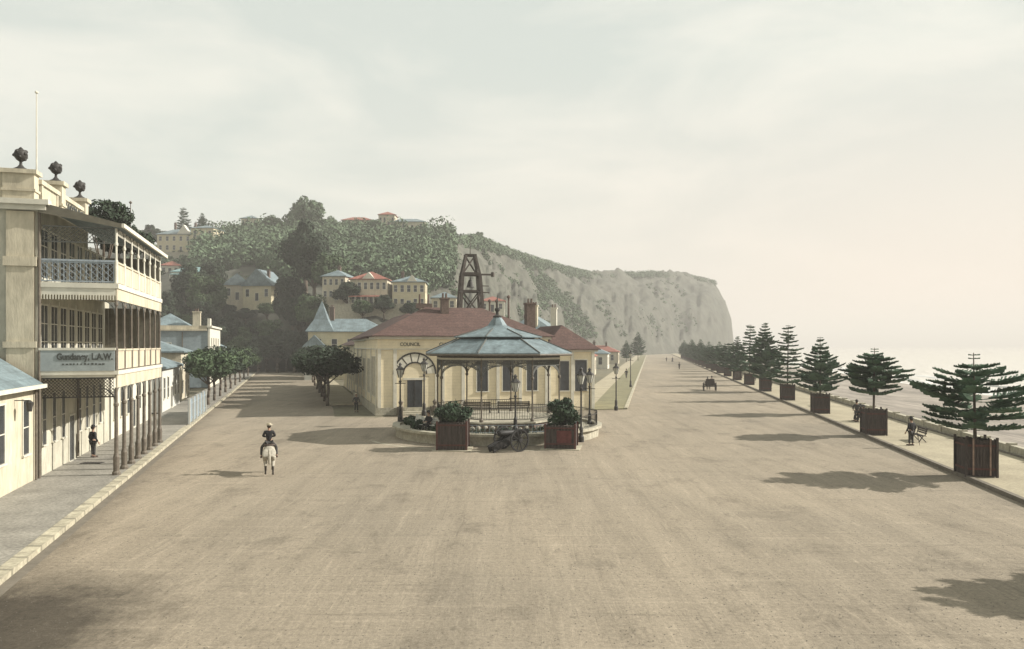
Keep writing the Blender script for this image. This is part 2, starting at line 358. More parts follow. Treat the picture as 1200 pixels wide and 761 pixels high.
# breaking surf: low uneven rolls of foam along the shore
M['foam'] = mat('surf_foam', (.85, .84, .8), .8, .1, .5)
g = MB()
for u0, h, wd in ((39, .18, 1.6), (46, .5, 1.6), (54, .45, 1.4)):
    vs = []; k = 0
    for Y in np.arange(30, 620, 3.0):
        w = wd * (.6 + .7 * rng.random()) if math.sin(Y * .043 + u0) > -.75 else .1
        cx = coast(Y) + u0 + 2.2 * math.sin(Y * .05 + u0) + .8 * math.sin(Y * .21); z = -2.32
        vs += [(cx - w, Y, z), (cx - w * .3, Y, z + h * (.5 + .5 * rng.random())), (cx + w * .5, Y, z + h * .7), (cx + w, Y, z)]; k += 1
    g.add(vs, [(4 * i + j, 4 * i + j + 1, 4 * i + j + 5, 4 * i + j + 4) for i in range(k - 1) for j in range(3)])
struct(g.part('surf', M['foam'], smooth=True))
# hill
pxs = np.unique(np.concatenate([np.arange(-400, 480, 14), np.arange(480, 862, 2.5), [845, 850, 854, 857, 859, 861]]))
ts = np.concatenate([np.linspace(0, 1, 56), [1.15, 1.4, 2, 3]])
from mathutils import noise as mn
vs = []; fs = []
for t in ts:
    for px in pxs:
        y0 = np.interp(px, CPX, CY[:, 0]); y3 = np.interp(px, CPX, CY[:, 3]); Y = y0 + (y3 - y0) * t; X = (px - 600) / F * Y
        z = hz(X, Y); amp = min(1, t * 5, max(0, (861 - px) / 14)) * (1 if px > 500 else .5)
        q = Vector((X * .02, Y * .02, z * .02))
        z += amp * (mn.noise(q * 1.0) * 7 + mn.noise(q * 3.1) * 3.5 + mn.noise(q * 8) * 2.2 + ((abs(mn.noise(Vector((px * .07, t * 1.5, 0)))) * -9 + abs(mn.noise(Vector((px * .23, t * 3, 5)))) * -6 + 4) * (px > 500) * min(1, (px - 500) / 60) * (1.25 - t if t < 1 else .25)))
        vs.append((X, Y, max(z, 0) - .1 if t < .02 else max(z, -.1)))
n_ = len(pxs)
for j in range(len(ts) - 1):
    for i in range(n_ - 1): fs.append((j * n_ + i, j * n_ + i + 1, (j + 1) * n_ + i + 1, (j + 1) * n_ + i))
g = MB(); g.add(vs, fs); struct(g.part('hill', M['hill'], smooth=True))

# roads and pavements (local frames)
TH = R(16.13); s_dir = Vector((-.2778, .9606, 0)); p_dir = Vector((.9606, .2778, 0))
H0 = Vector((-23.1, 37.4, 0))
def L(x, y, z=0, o=H0): return o + p_dir * x + s_dir * y + Vector((0, 0, z))
def sheet(name, pts, z, m):
    g = MB(); g.add([(x, y, z) for x, y in pts], [tuple(range(len(pts)))]); return struct(g.part(name, m))
def xy(v): return (v.x, v.y)
K = 4.15                      # kerb offset from the hotel wall
kb = lambda off, Y: (off + .18 * Y, Y)
# marine parade with the open place in front, plus the side street
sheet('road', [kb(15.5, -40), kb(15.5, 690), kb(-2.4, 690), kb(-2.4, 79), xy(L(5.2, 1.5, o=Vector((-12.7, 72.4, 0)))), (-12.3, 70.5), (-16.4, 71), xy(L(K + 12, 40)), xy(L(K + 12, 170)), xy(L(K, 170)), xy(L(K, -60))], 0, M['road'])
g = MB(); W0 = L(-.2, -60); W1 = L(K - .45, -60); W2 = L(K - .45, 150); W3 = L(-.2, 150)
g.prism([xy(W0), xy(W1), xy(W2), xy(W3)], 0, .14); struct(g.part('pavement', M['sidewalk']))
g = MB(); g.prism([xy(L(K - .45, -60)), xy(L(K, -60)), xy(L(K, 24)), xy(L(K - .45, 24))], 0, .17); struct(g.part('kerb', M['kerb']))
g = MB(); g.prism([xy(L(K - .3, 24)), xy(L(K, 24)), xy(L(K, 150)), xy(L(K - .3, 150))], 0, .16); struct(g.part('kerb', M['kerb']))
g = MB(); g.prism([xy(L(K + 12, 44)), xy(L(K + 15.5, 44)), xy(L(K + 15.5, 150)), xy(L(K + 12, 150))], 0, .14); struct(g.part('pavement', M['path']))
sheet('gutter', [xy(L(K + .01, -60)), xy(L(K + .35, -60)), xy(L(K + .35, 24)), xy(L(K + .01, 24))], .004, M['kerbdark'])
# promenade on the sea side
g = MB(); g.prism([kb(15.75, -20), kb(21.3, -20), kb(21.3, 640), kb(15.75, 640)], 0, .13); struct(g.part('promenade', M['path']))
g = MB(); g.prism([kb(15.5, -20), kb(15.75, -20), kb(15.75, 640), kb(15.5, 640)], 0, .2); struct(g.part('kerb', M['kerbdark']))
# lawn strip and path between the hall and the parade
g = MB(); g.prism([kb(-6.2, 78), kb(-2.7, 79.5), kb(-2.7, 640), kb(-6.2, 640)], 0, .1); struct(g.part('lawn', M['lawn']))
g = MB(); g.prism([kb(-2.7, 79.5), kb(-2.35, 79.5), kb(-2.35, 640), kb(-2.7, 640)], 0, .16); struct(g.part('kerb', M['kerb']))
g = MB(); g.prism([kb(-9.3, 86), kb(-6.2, 78), kb(-6.2, 640), kb(-9.3, 640)], 0, .09); struct(g.part('path', M['path']))
# sea wall along the promenade
t_ = thing('sea_wall', 'long low grey concrete sea wall between the promenade and the beach', 'wall')
g = MB(); g.prism([kb(21.55, -10), kb(21.95, -10), kb(21.95, 560), kb(21.55, 560)], -1.2, .62); g.part('wall', M['stone'], t_)
g = MB(); g.prism([kb(21.3, -10), kb(21.5, -10), kb(21.5, 560), kb(21.3, 560)], -.1, .2); g.part('footing', M['kerbdark'], t_)
g = MB()
for k in range(150):
    Y = -8 + k * 3.6; a = kb(21.5, Y); g.box(a[0] - .02, a[1], -.1, a[0] + .5, a[1] + .3, .74)
g.part('pier', M['stone'], t_); 

# ------------------------------------------------------------------ building helpers
def window(parent, w, h, c, axis, gl='glass', fr='trim', proud=.05, bars=(1, 1), dark=False, name='window'):
    """frame set proud of the wall, with its pane as a sub-part; axis: outward normal x/-x/y/-y in local frame"""
    x, y, z = c; t = .09 if w > .7 else .06; g = MB(); p = MB()
    sgn = -1 if axis[0] == '-' else 1
    def bx(mb, a0, z0, a1, z1, d0, d1):
        d0, d1 = sorted((sgn * d0, sgn * d1))
        if axis[-1] == 'x': mb.box(x + d0, y + a0, z + z0, x + d1, y + a1, z + z1)
        else: mb.box(x + a0, y + d0, z + z0, x + a1, y + d1, z + z1)
    bx(g, -w / 2 - t, 0, -w / 2, h, .002, proud); bx(g, w / 2, 0, w / 2 + t, h, .002, proud)
    bx(g, -w / 2 - t, h, w / 2 + t, h + t, .002, proud + .02); bx(g, -w / 2 - t - .05, -t, w / 2 + t + .05, 0, .002, proud + .06)
    for k in range(1, bars[0]): a = -w / 2 + w * k / bars[0]; bx(g, a - .025, 0, a + .025, h, .02, proud - .01)
    for k in range(1, bars[1]): a = h * k / bars[1]; bx(g, -w / 2, a - .025, w / 2, a + .025, .021, proud - .012)
    bx(p, -w / 2, 0, w / 2, h, .001, .018)
    f = g.part(name, M[fr], parent); p.part('pane', M[gl], f); return f
def chimney(parent, x, y, z0, z1, w=.7, m='brick', pots=2):
    g = MB(); g.box(x - w / 2, y - w / 2, z0, x + w / 2, y + w / 2, z1); g.box(x - w / 2 - .08, y - w / 2 - .08, z1, x + w / 2 + .08, y + w / 2 + .08, z1 + .18)
    c_ = g.part('chimney', M[m], parent)
    g = MB()
    for k in range(pots): g.lathe([(.12, 0), (.1, .4), (.13, .45)], (x + (k - (pots - 1) / 2) * .34, y, z1 + .18), 8)
    g.part('chimney_pot', M['brick'], c_); return c_
def house(name, label, loc, rz, w, d, h, rh, wall='stucco', roof='roofblue', storeys=1, nw=4, gable=False, axis=None, chims=(), ov=.4, verandah=False, cat='house', group=None, side=True, below=0, facegable=None):
    t = thing(name, label, cat, loc, rz, group)
    g = MB(); g.box(-w / 2, 0, -below, w / 2, d, h); g.part('wall', M[wall], t)
    g = MB(); g.hip(-w / 2, 0, w / 2, d, h + .002, rh, ov, gable=gable, axis=axis); rf = g.part('roof', M[roof], t)
    if gable:
        g = MB(); ax = axis or ('x' if w > d else 'y')
        if ax == 'y': g.add([(-w / 2, -.03, h + .16), (w / 2, -.03, h + .16), (0, -.03, h + rh * .92)], [(0, 1, 2)])
        g.part('gable_end', M['trim'], t) if ax == 'y' else None
    sh = h / storeys
    for s_ in range(storeys):
        for k in range(nw):
            x = -w / 2 + w * (k + .5) / nw
            if s_ == 0 and k == nw // 2:
                window(t, .95, min(2.1, sh * .72), (x, 0, .1), '-y', name='door'); continue
            window(t, min(1.0, w / nw * .5), sh * .48, (x, 0, s_ * sh + sh * .3), '-y', bars=(1, 2))
        if side:
            for k in range(2):
                for ax_, xx in (('x', w / 2), ('-x', -w / 2)): window(t, .8, sh * .48, (xx, d * (k + .5) / 2, s_ * sh + sh * .3), ax_, bars=(1, 2))
    for (cx, cy, ch) in chims: chimney(rf, cx, cy, h, ch)
    if facegable:                                   # a small front-facing gable over the roof edge
        fx, fw, fh = facegable; g = MB()
        g.add([(fx - fw / 2, -.42, h + .2), (fx + fw / 2, -.42, h + .2), (fx, -.42, h + .2 + fh), (fx - fw / 2, 2, h + .2), (fx + fw / 2, 2, h + .2), (fx, 2, h + .2 + fh)],
              [(0, 1, 2), (0, 2, 5, 3), (1, 4, 5, 2)])
        g.part('front_gable', M['trim'], t)
    if verandah:
        g = MB(); vz = sh * .86
        g.add([(-w / 2, -2, vz - .4), (w / 2, -2, vz - .4), (w / 2, -.01, vz), (-w / 2, -.01, vz), (-w / 2, -2, vz - .5), (w / 2, -2, vz - .5), (w / 2, -.01, vz - .1), (-w / 2, -.01, vz - .1)],
              [(0, 1, 2, 3), (7, 6, 5, 4), (0, 4, 5, 1), (1, 5, 6, 2), (3, 2, 6, 7), (0, 3, 7, 4)])
        g.part('verandah_roof', M[roof], t)
        for k in range(nw + 1): g = MB(); x = -w / 2 + .1 + (w - .2) * k / nw; g.box(x - .07, -1.95, -below, x + .07, -1.8, vz - .5); g.part('verandah_post', M['trim'], t)
    return t

# ------------------------------------------------------------------ hotel with the three-tier verandah
ht = thing('hotel', 'three storey cream hotel with iron verandahs and dark ball urns on its parapet', 'hotel', (H0.x, H0.y, .14), TH)
HL, HB, VW = 9.7, 13.6, 3.47
g = MB(); g.box(-16, 0, 0, 0, HL, 13.3); g.box(-14, HL, 0, -.003, 15.4, 12.3); g.part('wall', M['stucco_grey'], ht)
g = MB()                                                                     # pilasters, bands and cornice
g.box(-1.3, -.16, 0, -.12, -.002, 10.3); g.box(-1.3, -.16, 10.75, -.12, -.002, 12.95)
g.box(-1.42, -.24, 10.3, 0, -.002, 10.75)
g.box(-1.42, -.24, 6.35, 0, -.16, 6.65)
g.part('pilaster', M['stucco'], ht)
g = MB(); g.box(-1.7, -.4, 13.0, .45, -.002, 13.25); g.box(-1.9, -.55, 13.25, .6, -.002, 13.5); g.box(.002, 0, 13.3, .3, HL, 13.55)
g.part('cornice', M['trim'], ht)
g = MB()                                                                     # parapet
g.box(-16, .05, 13.52, -1.5, .35, 14.85); g.box(-16, -.05, 14.85, -1.55, .45, 15.0)
for a, bb in ((.6, 3.4), (4.6, 8.3)):
    g.box(-.4, a, 13.57, -.02, bb, 14.4); g.box(-.5, a - .2, 14.4, .08, bb + .2, 14.62)
    for yy in (a, bb - .2): g.box(-.018, yy, 13.58, .03, yy + .2, 14.38)
g.part('parapet', M['stucco'], ht)
for (x, y, w, zt) in ((-.75, .1, 1.35, 14.95), (-.25, 4.0, .75, 15.2), (-.25, 8.9, .75, 15.2)):
    g = MB(); g.box(x - w / 2, y - .35, 13.55, x + w / 2, y + .35, zt - .2); g.box(x - w / 2 - .12, y - .47, zt - .2, x + w / 2 + .12, y + .47, zt)
    g.box(x - w / 2 - .06, y - .41, 13.9, x + w / 2 + .06, y + .41, 14.02)
    ped = g.part('pedestal', M['stucco'], ht)
    g = MB(); g.lathe([(.36, 0), (.34, .06), (.16, .16), (.07, .28), (.06, .42), (.12, .46)] + [(.3 * math.sin(a_), .76 - .3 * math.cos(a_)) for a_ in np.linspace(.5, 2.9, 9)] + [(.1, 1.06), (.02, 1.14)], (x, y, zt), 16)
    for k in range(10): a = k * 2.4; e_ = -.9 + k * .2; c_ = Vector((x, y, zt + .76)); d_ = Vector((math.cos(a) * math.cos(e_), math.sin(a) * math.cos(e_), math.sin(e_))); g.lathe([(.03, 0), (.1, .05), (.08, .13), (.02, .17)], c_ + d_ * .27 - Vector((0, 0, .08)), 6)
    g.part('ball_urn', M['iron'], ped, True)
def text_part(txt, size, parent, loc, rot, m, name='lettering', sx=1.0, bold=.0, ext=.015):
    cu = bpy.data.curves.new(name, 'FONT'); cu.body = txt; cu.size = size; cu.extrude = ext; cu.align_x = 'CENTER'; cu.offset = bold
    o = bpy.data.objects.new(name, cu); COL.objects.link(o); bpy.context.view_layer.update()
    me = bpy.data.meshes.new_from_object(o.evaluated_get(bpy.context.evaluated_depsgraph_get())); bpy.data.objects.remove(o)
    me.materials.clear(); me.materials.append(m)
    q = link(name, me, parent); q.location = loc; q.rotation_euler = rot; q.scale = (sx, 1, 1); return q
text_part('MASONIC', .95, ht, (.02, 6.45, 13.66), (R(90), 0, R(90)), M['lettering'], bold=.02, sx=.95)
g = MB(); g.cyl((-1.5, 5.2, 13.3), (-1.5, 5.2, 20.2), .05, .025, 8); g.lathe([(.01, 0), (.09, .06), (.09, .12), (.01, .18)], (-1.5, 5.2, 20.2), 8); g.part('flagpole', M['trim'], ht)
# main wall openings: tall windows on each storey behind the verandah
for z, hgt in ((1.5, 2.5), (5.75, 2.7), (9.8, 2.4)):
    for k in range(8):
        y = .95 + k * 1.68
        if z < 3 and k == 3:
            window(ht, 1.0, 2.5, (0, y, .02), 'x', name='door'); continue
        window(ht, .62 if z < 3 else 1.12, hgt, (0, y, z), 'x', bars=(1, 2) if z < 3 else (2, 3))  # upper windows widened: their dark glass stands in for verandah shade
        if z > 3: g = MB(); g.box(.003, y - .82, z - .35, .04, y - .7, z + hgt + .3); g.part('pilaster', M['trim'], ht)
for q_ in (((.1, -.1, .0), (.1, -.1, 13)), ((.12, 6.95, .1), (.12, 6.95, 4.8))): g = MB(); g.cyl(*q_, .07, n=8); g.part('downpipe', M['post'], ht)
# verandah decks
YE = HB
g = MB(); g.box(.05, -.12, 5.0, VW + .12, YE, 5.2); g.box(.05, -.02, 4.86, VW - .05, YE, 4.998); g.part('deck', M['trim'], ht)
g = MB(); g.box(.05, -.12, 9.3, VW + .12, YE, 9.55); g.part('deck', M['trim'], ht)
g = MB(); g.box(VW - .02, -.06, 8.72, VW + .06, YE, 9.298); g.box(VW - .02, -.06, 4.35, VW + .06, YE, 4.998); g.part('fascia', M['stucco'], ht)
g = MB(); g.box(.05, -.07, 8.95, VW - .03, .0, 9.298)
for k in range(26): g.box(.15 + k * .127, -.09, 8.72, .2 + k * .127, -.03, 8.95)
g.part('end_valance', M['trim'], ht)
# dark lattice valances at the south end
def lattice(x0, x1, z0, z1, y, th=.03, step=.22):
    g = MB(); n = int((x1 - x0) / step)
    for k in range(-int((z1 - z0) / step), n + 1):
        for sg in (1, -1):
            a = x0 + k * step; pa, pb = (a, z0), (a + (z1 - z0), z1)
            if sg < 0: pa, pb = (a, z1), (a + (z1 - z0), z0)
            # clip to the frame
            if pb[0] <= x0 or pa[0] >= x1: continue
            t0 = max(0, (x0 - pa[0]) / (pb[0] - pa[0])); t1 = min(1, (x1 - pa[0]) / (pb[0] - pa[0]))
            q = lambda t: (pa[0] + (pb[0] - pa[0]) * t, y + sg * .012, pa[1] + (pb[1] - pa[1]) * t)
            g.bar(q(t0), q(t1), th, .02)
    g.bar((x0, y, z0), (x1, y, z0), .06); g.bar((x0, y, z1), (x1, y, z1), .06)
    return g
lattice(.2, VW - .1, 3.9, 4.84, 0, .075, .16).part('lattice_valance', M['iron'], ht)
lattice(.2, VW - .1, 11.55, 12.3, 0, .05, .2).part('lattice_valance', M['fret'], ht)
# south end iron balustrade of the top deck, with scrolls
g = lattice(.15, VW - .08, 9.62, 10.55, -.02, .045, .3)
for k in range(14): g.box(.15 + k * .245, -.045, 9.6, .185 + k * .245, -.0, 10.6)
g.box(.1, -.07, 10.6, VW, .03, 10.7); g.part('iron_balustrade', M['ironblue'], ht)
# painted sign board on the middle deck's end
g = MB(); g.box(.1, -.14, 5.2, VW - .05, -.08, 6.22); sb = g.part('sign_board', M['signboard'], ht)
g = MB(); g.box(.08, -.17, 6.22, VW, -.05, 6.34); g.part('top_rail', M['trim'], sb)
text_part('Gundaney, L.A.W.', .44, sb, (2.1, -.15, 5.76), (R(90), 0, 0), M['lettering'], bold=.016, sx=.76)
g = MB()
for k in range(12): g.box(1.1 + k * .16, -.15, 5.5, 1.1 + k * .16 + random.uniform(.06, .12), -.141, 5.5 + random.uniform(.06, .1))
g.part('small_lettering', M['lettering'], sb)
# street-side panels
for (z0, z1) in ((5.2, 6.2), (9.55, 10.55)):
    for k in range(7):
        y = k * 1.9; g = MB(); g.box(VW + .0, y + .12, z0 + .06, VW + .03, y + 1.78, z1); g.box(VW - .03, y + .1, z1, VW + .08, y + 1.8, z1 + .09)
        g.part('balustrade_panel', M['stucco'], ht)
# posts: three tiers
for k in range(8):
    y = k * 1.9
    g = MB(); g.lathe([(.2, 0), (.2, .12), (.14, .2), (.15, .9), (.12, 1.0), (.1, 1.1), (.085, 3.4), (.12, 3.45), (.12, 3.55), (.07, 3.62), (.07, 4.35)], (VW, y, 0), 10)
    g.part('iron_post', M['post'], ht)
    for za, zb in ((5.2, 9.3), (9.55, 12.3)):
        g = MB(); g.lathe([(.09, 0), (.09, 1.1), (.055, 1.2), (.05, zb - za - .9), (.09, zb - za - .85), (.09, zb - za - .75), (.06, zb - za - .7), (.06, zb - za)], (VW, y, za), 8)
        g.part('verandah_post', M['trim'] if za > 9 else M['post'], ht)
    for zt in (4.35, 8.72, 12.3):                                          # fretted brackets
        g = MB()
        for sgn in (1, -1):
            if (k == 0 and sgn < 0) or (k == 7 and sgn > 0): continue
            for j in range(5):
                a0 = R(90) * j / 5; a1 = R(90) * (j + 1) / 5; r = .62
                P = lambda a, rr=r: (VW, y + sgn * (.06 + rr * (1 - math.cos(a))), zt - r * (1 - math.sin(a)))
                g.bar(P(a0), P(a1), .05)
            g.bar((VW, y + sgn * .06, zt - .3), (VW, y + sgn * .34, zt - .02), .045); g.bar((VW, y + sgn * .06, zt - .12), (VW, y + sgn * .2, zt - .3), .045)
        if k == 0:
            for j in range(5):
                a0 = R(90) * j / 5; a1 = R(90) * (j + 1) / 5
                g.bar((VW - .06 - .7 * (1 - math.cos(a0)), 0, zt - .7 * (1 - math.sin(a0))), (VW - .06 - .7 * (1 - math.cos(a1)), 0, zt - .7 * (1 - math.sin(a1))), .05)
        g.part('bracket', M['fret'], ht)
g = MB()
for k in range(60): g.box(VW - .015, .1 + k * .222, 11.98, VW + .015, .1 + k * .222 + .1, 12.3)
g.part('valance', M['trim'], ht)
for za, zb in ((5.2, 8.9), (9.55, 12.2)):                               # boarded screens closing the far end of the upper verandahs
    g = MB()
    for k in range(16): g.box(.12 + k * .21, YE - .04, za, .12 + k * .21 + .2, YE, zb)
    g.part('end_screen', M['olive'], ht)
# verandah roof
g = MB(); x0, x1 = .1, VW + .3
g.add([(x0, -.3, 13.3), (x1, -.3, 12.35), (x1, YE + .3, 12.35), (x0, YE + .3, 13.3), (x0, -.3, 13.42), (x1, -.3, 12.5), (x1, YE + .3, 12.5), (x0, YE + .3, 13.42)],
      [(0, 3, 2, 1), (4, 5, 6, 7), (0, 1, 5, 4), (1, 2, 6, 5), (2, 3, 7, 6), (3, 0, 4, 7)])
g.part('verandah_roof', M['roofblue'], ht)
g = MB(); g.box(VW + .3, -.3, 12.32, VW + .42, YE + .3, 12.52); g.part('gutter', M['trim'], ht); g = MB(); g.add([(.1, -.34, 12.9), (VW + .3, -.34, 12.28), (VW + .3, -.34, 12.5), (.1, -.34, 13.42), (.1, -.31, 12.9), (VW + .3, -.31, 12.28), (VW + .3, -.31, 12.5), (.1, -.31, 13.42)],
      [(0, 1, 2, 3), (7, 6, 5, 4), (0, 4, 5, 1), (3, 2, 6, 7), (0, 3, 7, 4), (1, 5, 6, 2)]); g.part('roof_end', M['olive'], ht)

# annex in front of the hotel
an = thing('annex', 'single storey cream building with blue-grey roof against the near end of the hotel', 'building', (H0.x, H0.y, .14), TH)
g = MB(); g.box(-10, -22, 0, -.005, -.42, 4.6); g.part('wall', M['stucco'], an)
g = MB(); g.add([(.35, -22.3, 4.5), (.35, -.42, 4.5), (-5, -.42, 8.1), (-5, -22.3, 8.1), (-10.3, -.42, 4.5), (-10.3, -22.3, 4.5), (.35, -22.3, 4.62), (.35, -.42, 4.62), (-5, -.42, 8.25), (-5, -22.3, 8.25), (-10.3, -.42, 4.62), (-10.3, -22.3, 4.62)],
              [(0, 3, 2, 1), (3, 5, 4, 2), (6, 7, 8, 9), (9, 8, 10, 11), (0, 1, 7, 6), (1, 2, 8, 7), (2, 4, 10, 8), (0, 6, 9, 3), (3, 9, 11, 5), (4, 5, 11, 10)])
g.part('roof', M['roofblue'], an)
g = MB(); g.box(.36, -22.3, 4.42, .5, -.3, 4.6); g.part('gutter', M['trim'], an)
for y in (-1.8, -5, -8, -11): window(an, .8, 2.5, (-.005, y, 1.4), 'x', bars=(1, 2))
g = MB(); g.bar((.01, -3.3, 4.0), (.6, -3.3, 4.0), .04); g.lathe([(.1, -.5), (.16, -.1), (.05, 0)], (.6, -3.3, 4.0), 8); g.part('wall_lamp', M['iron'], an)
g = MB(); g.cyl((.1, -.6, .0), (.1, -.6, 4.5), .06, n=8); g.part('downpipe', M['post'], an)

# buildings farther down the left side of the street
def LL(x, y): v = L(x, y); return (v.x, v.y, .14)
EAST = TH + R(90)           # local -y faces the street
c1 = house('shop', 'low cream shop with plain parapet just past the hotel posts', LL(0, 24), EAST, 16, 9, 4.4, .5, 'trim', 'roofbrick', 1, 7, cat='shop', side=True)
c2 = house('cottage', 'small white cottage with blue-grey roof behind the street fence', LL(0, 44), EAST, 12, 8, 4.2, 1.8, 'white', 'roofblue', 1, 5, cat='house', verandah=False, chims=((4, 3, 7.2),))
c3 = house('cottage', 'tall narrow cream cottage beside the blue-walled terrace', LL(-.6, 60), EAST, 8, 8, 5.6, 1.6, 'stucco', 'roofblue', 2, 3, chims=((-3, 4, 8.6),))
bb = thing('terrace_building', 'two storey building with blue-grey end wall and cream street front past the cottages', 'building', LL(0, 84), TH)
g = MB(); g.box(-16, 0, 0, -.3, 18, 8.9); g.part('end_wall', M['bluewall'], bb)
g = MB(); g.box(-.298, -.15, 0, 0, 18, 9.2); g.box(-.4, -.3, 9.2, .3, 18, 9.5); g.box(-.35, -.2, 9.5, .05, 1.6, 10.6); g.part('street_front', M['trim'], bb)
g = MB(); g.box(-16.2, -.25, 8.7, -.42, 0, 9.0); g.box(-16, -.01, 9.0, -.45, .3, 9.5); g.part('parapet', M['stucco'], bb)
g = MB(); g.hip(-10, 3, -3, 10, 9, 2.4, .3); rf = g.part('roof', M['roofblue'], bb)
for x in (-12.5, -10.6): chimney(bb, x, 2, 8.9, 10.9, .8, 'stucco', 1)
chimney(bb, -2.2, 3, 8.9, 11.6, 1.1, 'stucco', 2)
for y in (2, 5, 8, 11, 14):
    for z in (1.2, 5.4): window(bb, .9, 2.2, (0, y, z), 'x', bars=(1, 2))
for x in (-11, -6): window(bb, .9, 1.6, (x, 0, 5.2), '-y', bars=(1, 2))
g = MB(); g.box(-4.0, -.12, 2.5, -3.88, -.002, 8.5); g.part('downpipe', M['post'], bb)
house('house', 'small pale gabled house beyond the blue-walled building', LL(-.5, 112), EAST, 11, 9, 6.0, 2.6, 'trim', 'roofblue', 2, 4, chims=((3, 4, 9.6),))

# board fence at the kerb
fe = thing('board_fence', 'blue-grey board fence along the pavement edge at the start of the tree-lined street', 'fence', (L(K - .3, 25).x, L(K - .3, 25).y, .15), TH)
g = MB()
for k in range(58): g.box(-.02, k * .22, 0.05, .02, k * .22 + .19, 1.95 + (.08 if k % 3 else 0))
g.part('boards', M['bluefence'], fe)
for k in range(6): g = MB(); g.box(.022, k * 2.52, 0, .16, k * 2.52 + .14, 2.15); g.part('post', M['white'], fe)
for z_ in (.35, 1.6): g = MB(); g.box(.022, .14, z_, .08, 12.7, z_ + .1); g.part('rail', M['bluefence'], fe)

# ------------------------------------------------------------------ council hall
A0 = Vector((-12.7, 72.4, 0))
hl = thing('council_hall', 'cream boarded council hall with red-brown slate roof and arched doorway behind the bandstand', 'hall', (A0.x, A0.y, 0), TH)
g = MB(); g.box(0, 0, 0, 17, 11, 7.2); g.box(.003, 11, 0, 9, 27, 7.1); g.box(.5, 27, 0, 9, 54, 6.6); g.part('wall', M['hall'], hl)
g = MB(); g.box(17, .5, 0, 22.2, 13, 5.95); g.part('side_wing_wall', M['hall'], hl)
g = MB(); g.box(-.25, -.25, 7.2, 17.25, 11.2, 7.45); g.box(-.12, -.12, 6.2, 17.1, -.002, 6.3); g.box(-.12, -.002, 6.2, -.002, 27, 6.3)
g.box(-.22, 11.2, 7.1, 9.2, 27.1, 7.3); g.part('cornice', M['trim'], hl)
g = MB(); g.box(16.9, .25, 5.95, 22.5, 13.2, 6.15); g.part('wing_cornice', M['trim'], hl)
g = MB(); g.hip(0, 0, 17, 11, 7.452, 3.0, .55, .08); g.part('roof', M['roofred'], hl)
g = MB(); g.hip(0, 6, 9, 27, 7.33, 2.7, .5, .08); g.hip(.5, 27, 9, 54, 6.61, 2.2, .5, .08); g.part('rear_roof', M['roofred'], hl)
g = MB(); g.hip(17, .5, 22.2, 13, 6.152, 2.5, .5, .08); g.part('wing_roof', M['roofred'], hl)
# pilasters on both faces
def pil(*b): g = MB(); g.box(*b); g.part('pilaster', M['trim'], hl)
for x in (.02, 1.5, 6.1, 8.1, 11.6, 13.9, 16.65): pil(x, -.14, 0, x + .32, -.002, 6.2)
for x in (17.1, 19.6, 21.85): pil(x, .38, 0, x + .32, .498, 5.95)
for y in (.3, 5.2, 10.6, 15.6, 21, 26.4): pil(-.12, y, 0, 0, y + .35, 6.2)
for y in (29, 33, 37, 41, 45): pil(.4, y, 0, .5, y + .5, 6.5)
g = MB(); g.box(-.16, -.18, 0, 17.1, -.142, .7); g.box(-.2, -.18, 0, -.14, 27, .9); g.part('plinth', M['stone'], hl)
for y in (1.3, 2.5, 3.7, 4.6): window(hl, .5, 3.8, (0, y, 1.7), '-x', bars=(1, 3))
for y in (6.4, 7.6, 8.8, 12, 13.5, 17.5, 19, 23, 24.5, 31, 35, 39, 43): window(hl, .6, 3.4, (0 if y < 27 else .5, y, 1.8), '-x', bars=(1, 2))
for x in (10.2, 12.8, 15.3): window(hl, 1.1, 3.1, (x, 0, 2.1), '-y', bars=(1, 1))
window(hl, 1.0, 3.0, (18.9, .5, 2.0), '-y', bars=(1, 1)); window(hl, 1.3, 3.1, (20.7, .5, 2.0), '-y', bars=(1, 1))
# arched doorway with radiating voussoirs
DX = 3.55
g = MB(); N = 7
for k in range(N):
    a0 = math.pi * k / N + .035; a1 = math.pi * (k + 1) / N - .035; r0, r1 = 1.2, 1.95; pts = []
    for a, r in ((a0, r0), (a0, r1), ((a0 + a1) / 2, r1), (a1, r1), (a1, r0), ((a0 + a1) / 2, r0)): pts.append((DX - r * math.cos(a), 3.85 + r * math.sin(a)))
    n_ = len(pts); g.add([(x, -.06, z) for x, z in pts] + [(x, .0 - .005, z) for x, z in pts], [tuple(range(n_)), tuple(range(2 * n_ - 1, n_ - 1, -1))] + [(i, (i + 1) % n_, n_ + (i + 1) % n_, n_ + i) for i in range(n_)])
arch = g.part('door_arch', M['trim'], hl)
g = MB()
def ring(r0, r1, y0, y1):
    vs = []; n_ = 20
    for i in range(n_ + 1):
        a = math.pi * i / n_
        for r, y in ((r0, y0), (r1, y0), (r1, y1), (r0, y1)): vs.append((DX - r * math.cos(a), y, 3.85 + r * math.sin(a)))
    g.add(vs, [(4 * i + j, 4 * i + (j + 1) % 4, 4 * i + 4 + (j + 1) % 4, 4 * i + 4 + j) for i in range(n_) for j in range(4)])
ring(1.95, 2.1, -.1, -.003); ring(1.06, 1.19, -.09, -.003)
for k in range(1, N): a = math.pi * k / N; g.bar((DX - 1.19 * math.cos(a), -.035, 3.85 + 1.19 * math.sin(a)), (DX - 1.95 * math.cos(a), -.035, 3.85 + 1.95 * math.sin(a)), .07, .07)
g.part('arch_moulding', M['iron'], arch)
g = MB(); g.box(DX - 2.1, -.1, 0, DX - 1.95, -.003, 3.85); g.box(DX + 1.95, -.1, 0, DX + 2.1, -.003, 3.85); g.box(DX - 1.1, -.08, 3.3, DX + 1.1, -.003, 3.5); g.part('door_surround', M['trim'], hl)
